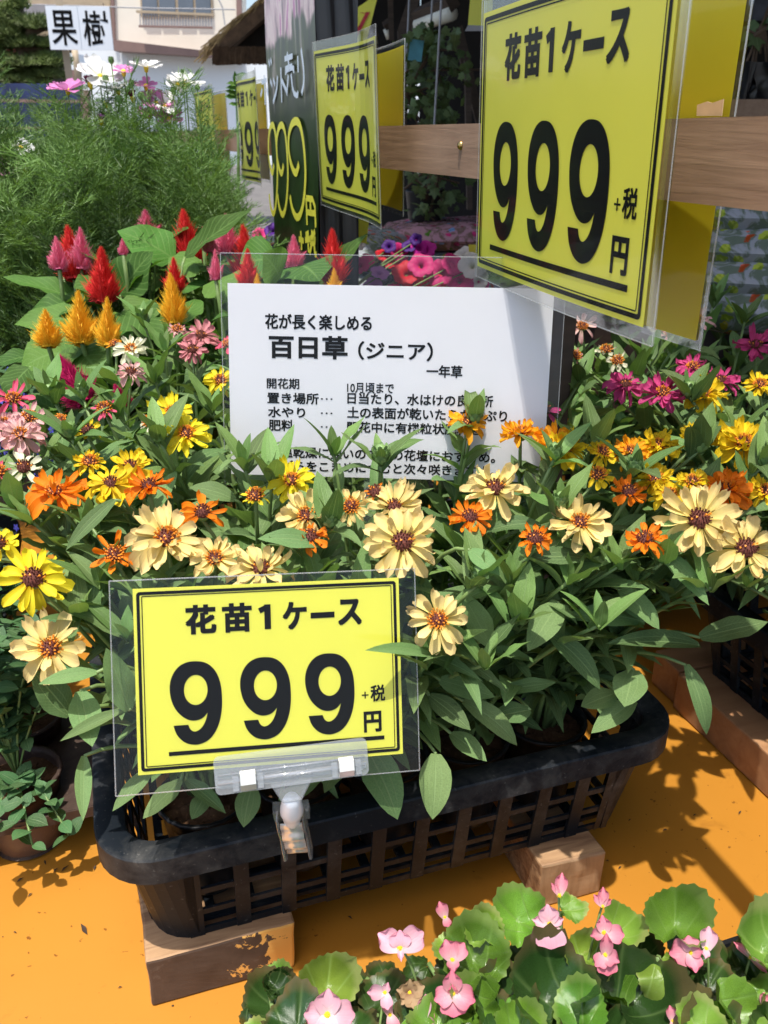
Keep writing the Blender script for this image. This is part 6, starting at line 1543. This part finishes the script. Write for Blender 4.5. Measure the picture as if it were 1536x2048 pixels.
# support of the boards
tag(part('sign_post', MB().box(tuple(dist(158, 300, 7.1)), (.05, .05, 2.6)), M['tan_trim']), 'thin post that carries the two white boards', 'post')
# pine
def needle_pad(mb, c, rx, ry, rz, n, rr):
    for k in range(n):
        a, b_ = rr.uniform(0, 6.28), rr.random(); q = math.sqrt(rr.random())
        p = c + CX * rx * q * math.cos(a) + CY * ry * q * math.sin(a) + CZ * rz * (math.sqrt(max(0, 1 - q * q)) * rr.uniform(.1, 1) + .06 * math.sin(a * 5))
        for j in range(7):
            d = Vector((rr.uniform(-1, 1), rr.uniform(-1, 1), rr.uniform(.0, 1.1))).normalized(); s_ = d.orthogonal().normalized() * .006; L_ = rr.uniform(.05, .09)
            o = len(mb.v); mb.v += [tuple(p + s_), tuple(p - s_), tuple(p + d * L_)]; mb.f.append((o, o + 1, o + 2)); mb.mi.append(0); mb.uv += [(.5, .5)] * 3
rr = random.Random(5); pc = MB(); PD = 9.0
pads = ((75, 55, 40, 16), (50, 92, 40, 14), (98, 92, 30, 10), (60, 130, 60, 15), (100, 125, 36, 14), (20, 140, 50, 16), (20, 40, 30, 30), (10, 70, 40, 26), (88, 152, 36, 12), (30, 165, 60, 10), (40, 10, 14, 22), (65, 155, 30, 12), (-30, 100, 50, 40))
for x, y, w_, h_ in pads: needle_pad(pc, dist(x, y + h_ * .4, PD), w_ * PD / FPX * 1.05, w_ * PD / FPX * .7, h_ * PD / FPX * 1.3, int(w_ * 9), rr)
pt_ = thing('pine_tree', 'cloud pruned pine tree with layered pads at the upper left', 'tree', dist(45, 240, PD)); pt_['category'] = 'tree'
o = part('crown', pc, M['pine_needle'], pt_); o.matrix_local = Matrix.Translation(-pt_.location)
tm = MB()
tm.tube([dist(50, 320, PD) - pt_.location, dist(45, 200, PD) - pt_.location, dist(56, 140, PD) - pt_.location, dist(40, 95, PD) - pt_.location, dist(60, 62, PD) - pt_.location, dist(42, 20, PD) - pt_.location], [.11, .09, .07, .05, .04, .02], 8)
for a_, b__ in (((56, 140), (110, 128)), ((50, 120), (15, 140)), ((42, 98), (100, 96)), ((58, 66), (90, 58)), ((50, 80), (10, 72)), ((46, 180), (90, 155))): tm.tube([dist(*a_, PD) - pt_.location, dist(*b__, PD) - pt_.location], [.04, .015], 6)
part('trunk', tm, M['bark'], pt_, True)
# netting and wooden rails at the left
nf = thing('net_fence', 'blue net stretched on brown wooden rails at the left edge', 'fence', dist(40, 330, 6.0)); o_ = nf.location
part('blue_net', MB().slab([dist(x, y, 6.1) - o_ for x, y in ((-120, 165), (160, 168), (160, 420), (-120, 420))][::-1], .01, CY), M['blue_net'], nf)
for y in (200, 255, 292, 350): part('rail', MB().slab([dist(x, q, 6.0) - o_ for x, q in ((-120, y - 4), (165, y), (165, y + 6), (-120, y + 3))][::-1], .04, CY), M['brown_trim'], nf)
part('post', MB().slab([dist(x, y, 6.0) - o_ for x, y in ((166, 180), (176, 180), (180, 500), (170, 500))][::-1], .06, CY), M['brown_trim'], nf)
# thatched eave
th = thing('thatched_eave', 'brown straw thatched eave of a small stall roof left of the black post', 'roof', dist(480, 100, 5.0)); o_ = th.location
sm = MB()
A_, B_, C_, D_ = dist(424, 92, 4.7), dist(560, -25, 4.7), dist(640, -25, 6.5), dist(470, 70, 6.5)
def T(u, v): return A_.lerp(B_, u).lerp(D_.lerp(C_, u), v)
for k in range(1100):
    u, v = rnd.random(), rnd.random() ** 1.5; p = T(u, v); q = p + (A_ - B_).normalized() * rnd.uniform(.05, .14) + CZ * rnd.uniform(-.02, .02)
    sm.tube([p - o_ + CZ * rnd.uniform(0, .03), q - o_ + CZ * rnd.uniform(-.02, .02)], .0035, 3, cap=False)
stuff(part('thatch', sm, M['straw'], th))
part('roof_slab', MB().slab([T(0, 0) - o_, T(1, 0) - o_, T(1, 1) - o_, T(0, 1) - o_], -.07, CZ), M['straw_dark'], th)
fs_ = MB()
for k in range(420):
    u = rnd.random(); x = 426 + u * 110; p = dist(x, 96 + rnd.uniform(-4, 8), 4.68); q = dist(x + rnd.uniform(-2, 2), 124 + rnd.uniform(-6, 6), 4.68); fs_.tube([p - o_, q - o_], .004, 3, cap=False)
stuff(part('straw_fringe', fs_, M['straw_dark'], th))
part('fascia', MB().slab([dist(x, y, 4.72) - o_ for x, y in ((424, 92), (540, 96), (540, 124), (430, 130))][::-1], .04, CY), M['straw_dark'], th)
part('gable', MB().slab([dist(x, y, 4.9) - o_ for x, y in ((432, 94), (600, -30), (600, 100))][::-1], .04, CY), M['shed'], th)

# ================================================================== shed behind the rail
sh = thing('shed', 'dark open shed behind the rail with a roof, posts and leaning braces', 'shed', (0, 0, 0))
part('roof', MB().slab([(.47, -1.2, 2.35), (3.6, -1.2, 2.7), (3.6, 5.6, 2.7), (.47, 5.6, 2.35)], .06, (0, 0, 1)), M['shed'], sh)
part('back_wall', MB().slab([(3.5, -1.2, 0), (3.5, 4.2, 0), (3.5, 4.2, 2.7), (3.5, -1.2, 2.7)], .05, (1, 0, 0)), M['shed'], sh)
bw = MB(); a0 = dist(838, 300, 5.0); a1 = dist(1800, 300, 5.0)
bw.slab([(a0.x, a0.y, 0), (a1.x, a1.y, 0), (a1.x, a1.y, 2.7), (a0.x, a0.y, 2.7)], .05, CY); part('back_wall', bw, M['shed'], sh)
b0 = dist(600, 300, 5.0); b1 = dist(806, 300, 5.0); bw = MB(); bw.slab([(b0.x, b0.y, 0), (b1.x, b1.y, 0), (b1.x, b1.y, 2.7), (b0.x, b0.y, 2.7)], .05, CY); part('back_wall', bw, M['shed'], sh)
bw = MB(); u0, u1 = dist(806, 160, 5.0), dist(838, 160, 5.0); l0 = dist(806, 226, 5.0)
bw.slab([(u0.x, u0.y, u0.z), (u1.x, u1.y, u0.z), (u1.x, u1.y, 2.7), (u0.x, u0.y, 2.7)], .05, CY); part('back_wall', bw, M['shed'], sh)
bw = MB(); bw.slab([(u0.x, u0.y, 0), (u1.x, u1.y, 0), (u1.x, u1.y, l0.z), (u0.x, u0.y, l0.z)], .05, CY); part('back_wall', bw, M['shed'], sh)
part('cross_bar', MB().slab([dist(x, y, 4.9) for x, y in ((800, 212), (842, 212), (842, 219), (800, 219))][::-1], .04, CY), M['dark_wood'], sh)
for pts, D, th_ in ((((795, 60), (825, -30), (845, -30), (812, 120), (800, 120)), 3.6, .06), (((930, 120), (942, 120), (945, 420), (935, 420)), 3.9, .06), (((905, 60), (925, 50), (990, 330), (975, 330)), 4.0, .05), (((775, -20), (786, -20), (788, 80), (778, 80)), 4.2, .04), (((720, 60), (735, 50), (790, 160), (780, 165)), 4.0, .05), (((1000, -40), (1400, -40), (1400, -10), (1000, 20)), 3.4, .06)):
    part('brace', MB().slab([dist(x, y, D) for x, y in pts][::-1], th_, CY), M['dark_wood'], sh)
part('post', MB().box((.86, 3.4, 1.2), (.09, .09, 2.4)), M['dark_wood'], sh)
part('post', MB().box((.90, -.6, 1.2), (.09, .09, 2.4)), M['dark_wood'], sh)
# tube lamps (unlit), hanging ivy, banners
for (x0, y0, x1, y1), D, lab in (((836, 50, 905, 26), 3.2, 'white tube lamp hanging in the shed above the ivy'), ((770, 70, 782, 64), 4.3, 'small white lamp far back in the shed'), ((744, 80, 754, 77), 4.5, 'smallest white lamp just over the plain yellow sheet')):
    a_, b__ = dist(x0, y0, D), dist(x1, y1, D - .15 if D < 4 else D); t = thing('tube_lamp', lab, 'lamp', a_, 'lamps hanging in the shed')
    mb = MB(); mb.tube([(0, 0, 0), b__ - a_], .022, 10); part('tube', mb, M['lamp_white'], t, True)
    mb = MB(); mb.tube([(0, 0, .025), b__ - a_ + Vector((0, 0, .03))], .03, 4); part('lamp_housing', mb, M['dark_wood'], t)
def ivy(label, top, bot, D, w0, n, seed, s_=.03):
    rr = random.Random(seed); tp = dist(*top, D); bt = dist(*bot, D); t = thing('hanging_ivy', label, 'hanging plant', tp, 'ivy hanging in the shed')
    mb = MB(); mb.tube([Vector((0, 0, 0)), (bt - tp) * .5 + CX * .02, bt - tp], .006, 5)
    for k in range(n):
        q = k / n; c = (bt - tp) * q + CX * rr.gauss(0, w0 * math.sin(.25 + 2.6 * q)) + CY * rr.gauss(0, w0 * .8); d = Vector((rr.uniform(-1, 1), rr.uniform(-1, 1), rr.uniform(-1, .1))).normalized(); LL = s_ * rr.uniform(.7, 1.4)
        link('leaf', IVm, t, frame_mtx(c, d, (EYEP - tp).normalized() + Vector((rr.uniform(-.8, .8), rr.uniform(-.8, .8), rr.uniform(-.5, .8)))) @ scl(LL, LL, LL))
    for k in range(14):
        q = rr.random(); c = (bt - tp) * q; e = c + CX * rr.gauss(0, w0) + CZ * rr.uniform(-.15, .05); mb.tube([c, e], .003, 4, cap=False)
    part('vine', mb, M['bark'], t, True)
    wr_ = MB(); wr_.tube([(0, 0, 0), (.02, 0, .5)], .003, 4); part('hanger', wr_, M['grey_trim'], t)
ivy('thick curtain of ivy hanging from the shed roof between the two big yellow signs', (862, 50), (862, 250), 2.9, .085, 250, 3)
ivy('lower ivy with pale leaves hanging behind the rail above the soil bags', (868, 262), (858, 432), 2.7, .06, 120, 4)
ivy('short ivy sprig by the window gap in the shed', (812, 150), (816, 190), 2.95, .03, 26, 5)
ivy('thin ivy sprig with three pale leaves at the upper right edge', (1536, 30), (1508, 72), 2.2, .014, 7, 6, .036)
t = thing('hanging_pot', 'small dark pot hanging among the ivy behind the rail', 'plant pot', dist(850, 405, 2.75)); mb = MB(); mb.lathe([(.05, -.05), (.06, .03), (.062, .035), (.05, .03)], 16, cap=False); part('pot_wall', mb, M['black'], t, True)
t = thing('price_tag', 'teal and grey tag hanging left of the ivy', 'tag', mtx=frame3(dist(818, 88, 2.8), dist(845, 92, 2.8), dist(818, 120, 2.8))[0]); part('card', MB().box((.022, .027, 0), (.04, .055, .001)), M['blue_tag'], t)
# banners
for lab, q, D, txt in (('yellow banner with red characters hanging in the shed above the middle-sized sign', [(640, 65), (757, -8), (640, 190)], 2.7, True), ('yellow cloth banner with a black edge hanging left of the largest sign', [(905, -60), (972, -60), (938, 50)], 2.5, False)):
    t = thing('banner', lab, 'banner', dist(*q[0], D), 'yellow banners hanging in the shed'); o_ = t.location
    if txt:
        P_ = [dist(x, y, D) - o_ for x, y in ((650, 60), (757, -14), (733, 82), (650, 112))]; mb = MB(); mb.slab(P_[::-1], .002, CY); part('cloth', mb, M['paper_y'], t)
        mb = MB()
        for (x0, y0), (x1, y1), w_ in (((736, 24), (706, 82), 8), ((732, 27), (722, 25), 6), ((712, 34), (688, 92), 7), ((700, 44), (676, 92), 7), ((684, 56), (668, 92), 6), ((722, 52), (712, 56), 5), ((716, 66), (706, 76), 4)):
            mb.slab([dist(x, y, D - .004) - o_ for x, y in ((x0 - w_ / 2, y0), (x0 + w_ / 2, y0), (x1 + w_ / 2, y1), (x1 - w_ / 2, y1))][::-1], .001, CY)
        part('red_lettering', mb, M['red_ink'], t)
    else:
        mb = MB(); mb.slab([dist(x, y, D) - o_ for x, y in ((945, -60), (985, -60), (985, 52), (936, 50))][::-1], .002, CY); part('cloth', mb, M['paper_y'], t)
        mb = MB(); mb.slab([dist(x, y, D - .003) - o_ for x, y in ((936, 50), (985, 52), (985, 62), (930, 62))][::-1], .002, CY); part('hem', mb, M['grey_trim'], t)
# bags of soil
def bag(label, c, L_, W_, H_, rz, mat, seed, group, tilt=0.0, prints=False):
    t = thing('soil_bag', label, 'soil bag', group=group, mtx=Matrix.Translation(c) @ Matrix.Rotation(rz, 4, 'Z') @ Matrix.Rotation(tilt, 4, 'Y')); mb = MB(); nu, nv = 28, 18
    def f(top):
        def g_(u, v):
            x, y = (u - .5) * 2, (v - .5) * 2; e = max(0, (1 - abs(x) ** 5)) ** .5 * max(0, (1 - abs(y) ** 5)) ** .5; n = noise.noise(Vector((x * 3 + seed, y * 3, seed))) * .16 + noise.noise(Vector((x * 9, y * 9, seed))) * .06
            return (x * L_ / 2, y * W_ / 2 * (1 - .04 * abs(x)), (H_ / 2 * e * (1 + n * 1.5)) if top else -H_ / 2 * e * .9)
        return g_
    mb.grid(f(True), nu, nv); mb.grid(lambda u, v: f(False)(1 - u, v), nu, nv); part('bag_body', mb, M[mat], t, True)
    if prints:
        pr = MB()
        for k, (x0, w_) in enumerate(((-.02, .16), (.16, .05), (-.12, .03))): pr.grid(lambda u, v, x0=x0, w_=w_: (x0 + (u - .5) * w_, -W_ / 2 * (1.0 + .0) + W_ * .008 - .004, (v - .5) * .022 + .012 * 0), 6, 1)
        part('side_print', pr, M['bag_red'], t)
    return t
S0 = dist(880, 470, 2.55)
for k, (dz, dx) in enumerate(((0.0, .02), (-.075, .0), (-.15, .015))):
    bag(('printed soil bag on top of the stack behind the petunias', 'printed soil bag second from the top of the stack', 'printed soil bag low in the stack behind the petunias')[k], S0 + Vector((dx + .18, .16, dz - .02)), .62, .40, .085, -YAW, 'bag_top' if k == 0 else 'bag', k, 'soil bags stacked behind the petunias')
    bag(('left soil bag of the upper layer, its end towards the yellow sheet', 'left soil bag of the second layer', 'left soil bag of the lowest layer')[k], S0 + Vector((dx - .30, .10, dz - .03)), .40, .50, .085, -YAW - .3, 'bag', 10 + k, 'soil bags stacked behind the petunias')
    mb = MB(); f0 = S0 + Vector((0, 0, dz))
    fr_ = frame3(dist(830, 466 + k * 23, 2.48), dist(955, 462 + k * 22, 2.46), dist(832, 482 + k * 23, 2.48)) if k < 2 else None
    if fr_:
        m_, w_, h_ = fr_; pm = MB(); fit(pm, text_mb('■■■■■■', 0), w_ * .40, h_ * .2, w_ * .66, h_ * .75, 0); 
pk = thing('pallet', 'wooden pallet under the stacked soil bags', 'pallet', S0 + Vector((0, .15, -.22)))
for i in range(5): part('slat', MB().box((0, -.2 + i * .1, -.0), (1.1, .07, .02), -YAW), M['dark_wood'], pk)
for x in (-.45, .45): part('leg', MB().box((x, -x * .33, -(S0.z - .22) / 2 - .006), (.08, .4, S0.z - .24), -YAW), M['dark_wood'], pk)
for k, (px, py, D) in enumerate(((1500, 455, 1.45), (1510, 520, 1.42), (1500, 575, 1.40), (1520, 630, 1.38))):
    p = dist(px, py, D); bag(('white flowered soil bag right behind the rail, topmost', 'flowered soil bag, second in the stack behind the right rail end', 'flowered soil bag, third in the stack behind the right rail end', 'lowest flowered soil bag behind the right zinnias')[k], p + Vector((.12, .05, 0)), .50, .36, .10, .9, 'bag', 20 + k, 'flowered soil bags at the right', .1)
stp = dist(1500, 690, 1.45); tag(part('bag_stand', MB().box((stp.x + .15, stp.y + .08, stp.z / 2), (.5, .5, stp.z - .01)), M['dark_wood']), 'dark wooden stand under the flowered soil bags at the right', 'stand')
# shelf at the right with wrapped black pots
sf = thing('shed_shelf', 'brown wooden shelf board behind the rail at the right edge', 'shelf', dist(1500, 218, 2.0)); part('board', MB().box((.35, .0, 0), (1.0, .3, .035), -YAW), M['rail'], sf)
for x in (-.05, .75): part('support', MB().box((x, -x * .3, -.62), (.04, .2, 1.2), -YAW), M['dark_wood'], sf)
for k, (px, dd) in enumerate(((1468, 0), (1520, .02), (1575, 0))):
    p = dist(px, 200, 2.0 + dd); t = thing('wrapped_pot', ('narrow black plastic wrapped bundle on the shelf beside the yellow sheet', 'crinkled black wrapped pot on the shelf at the right edge', 'black wrapped pot on the shelf beyond the right edge')[k], 'wrapped pot', p + Vector((0, 0, -.02)), 'black wrapped pots on the shelf'); mb = MB()
    mb.grid(lambda u, v: ((.028 + .008 * math.sin(u * 44 + v * 9) + .01 * v) * math.cos(u * 6.2832) * (.6 if k == 0 else 1.2), (.028 + .008 * math.sin(u * 37) + .01 * v) * math.sin(u * 6.2832), v * .09), 40, 6); part('wrap', mb, M['black'], t, True)
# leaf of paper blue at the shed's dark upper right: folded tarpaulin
tag(part('dark_tarpaulin', MB().slab([dist(x, y, 2.6) for x, y in ((1440, -80), (1700, -80), (1700, 38), (1450, 42))][::-1], .01, CY), plain('tarp', (.05, .055, .07), .6, .5, 30)), 'dark grey tarpaulin hanging in the shed at the upper right corner', 'tarpaulin')
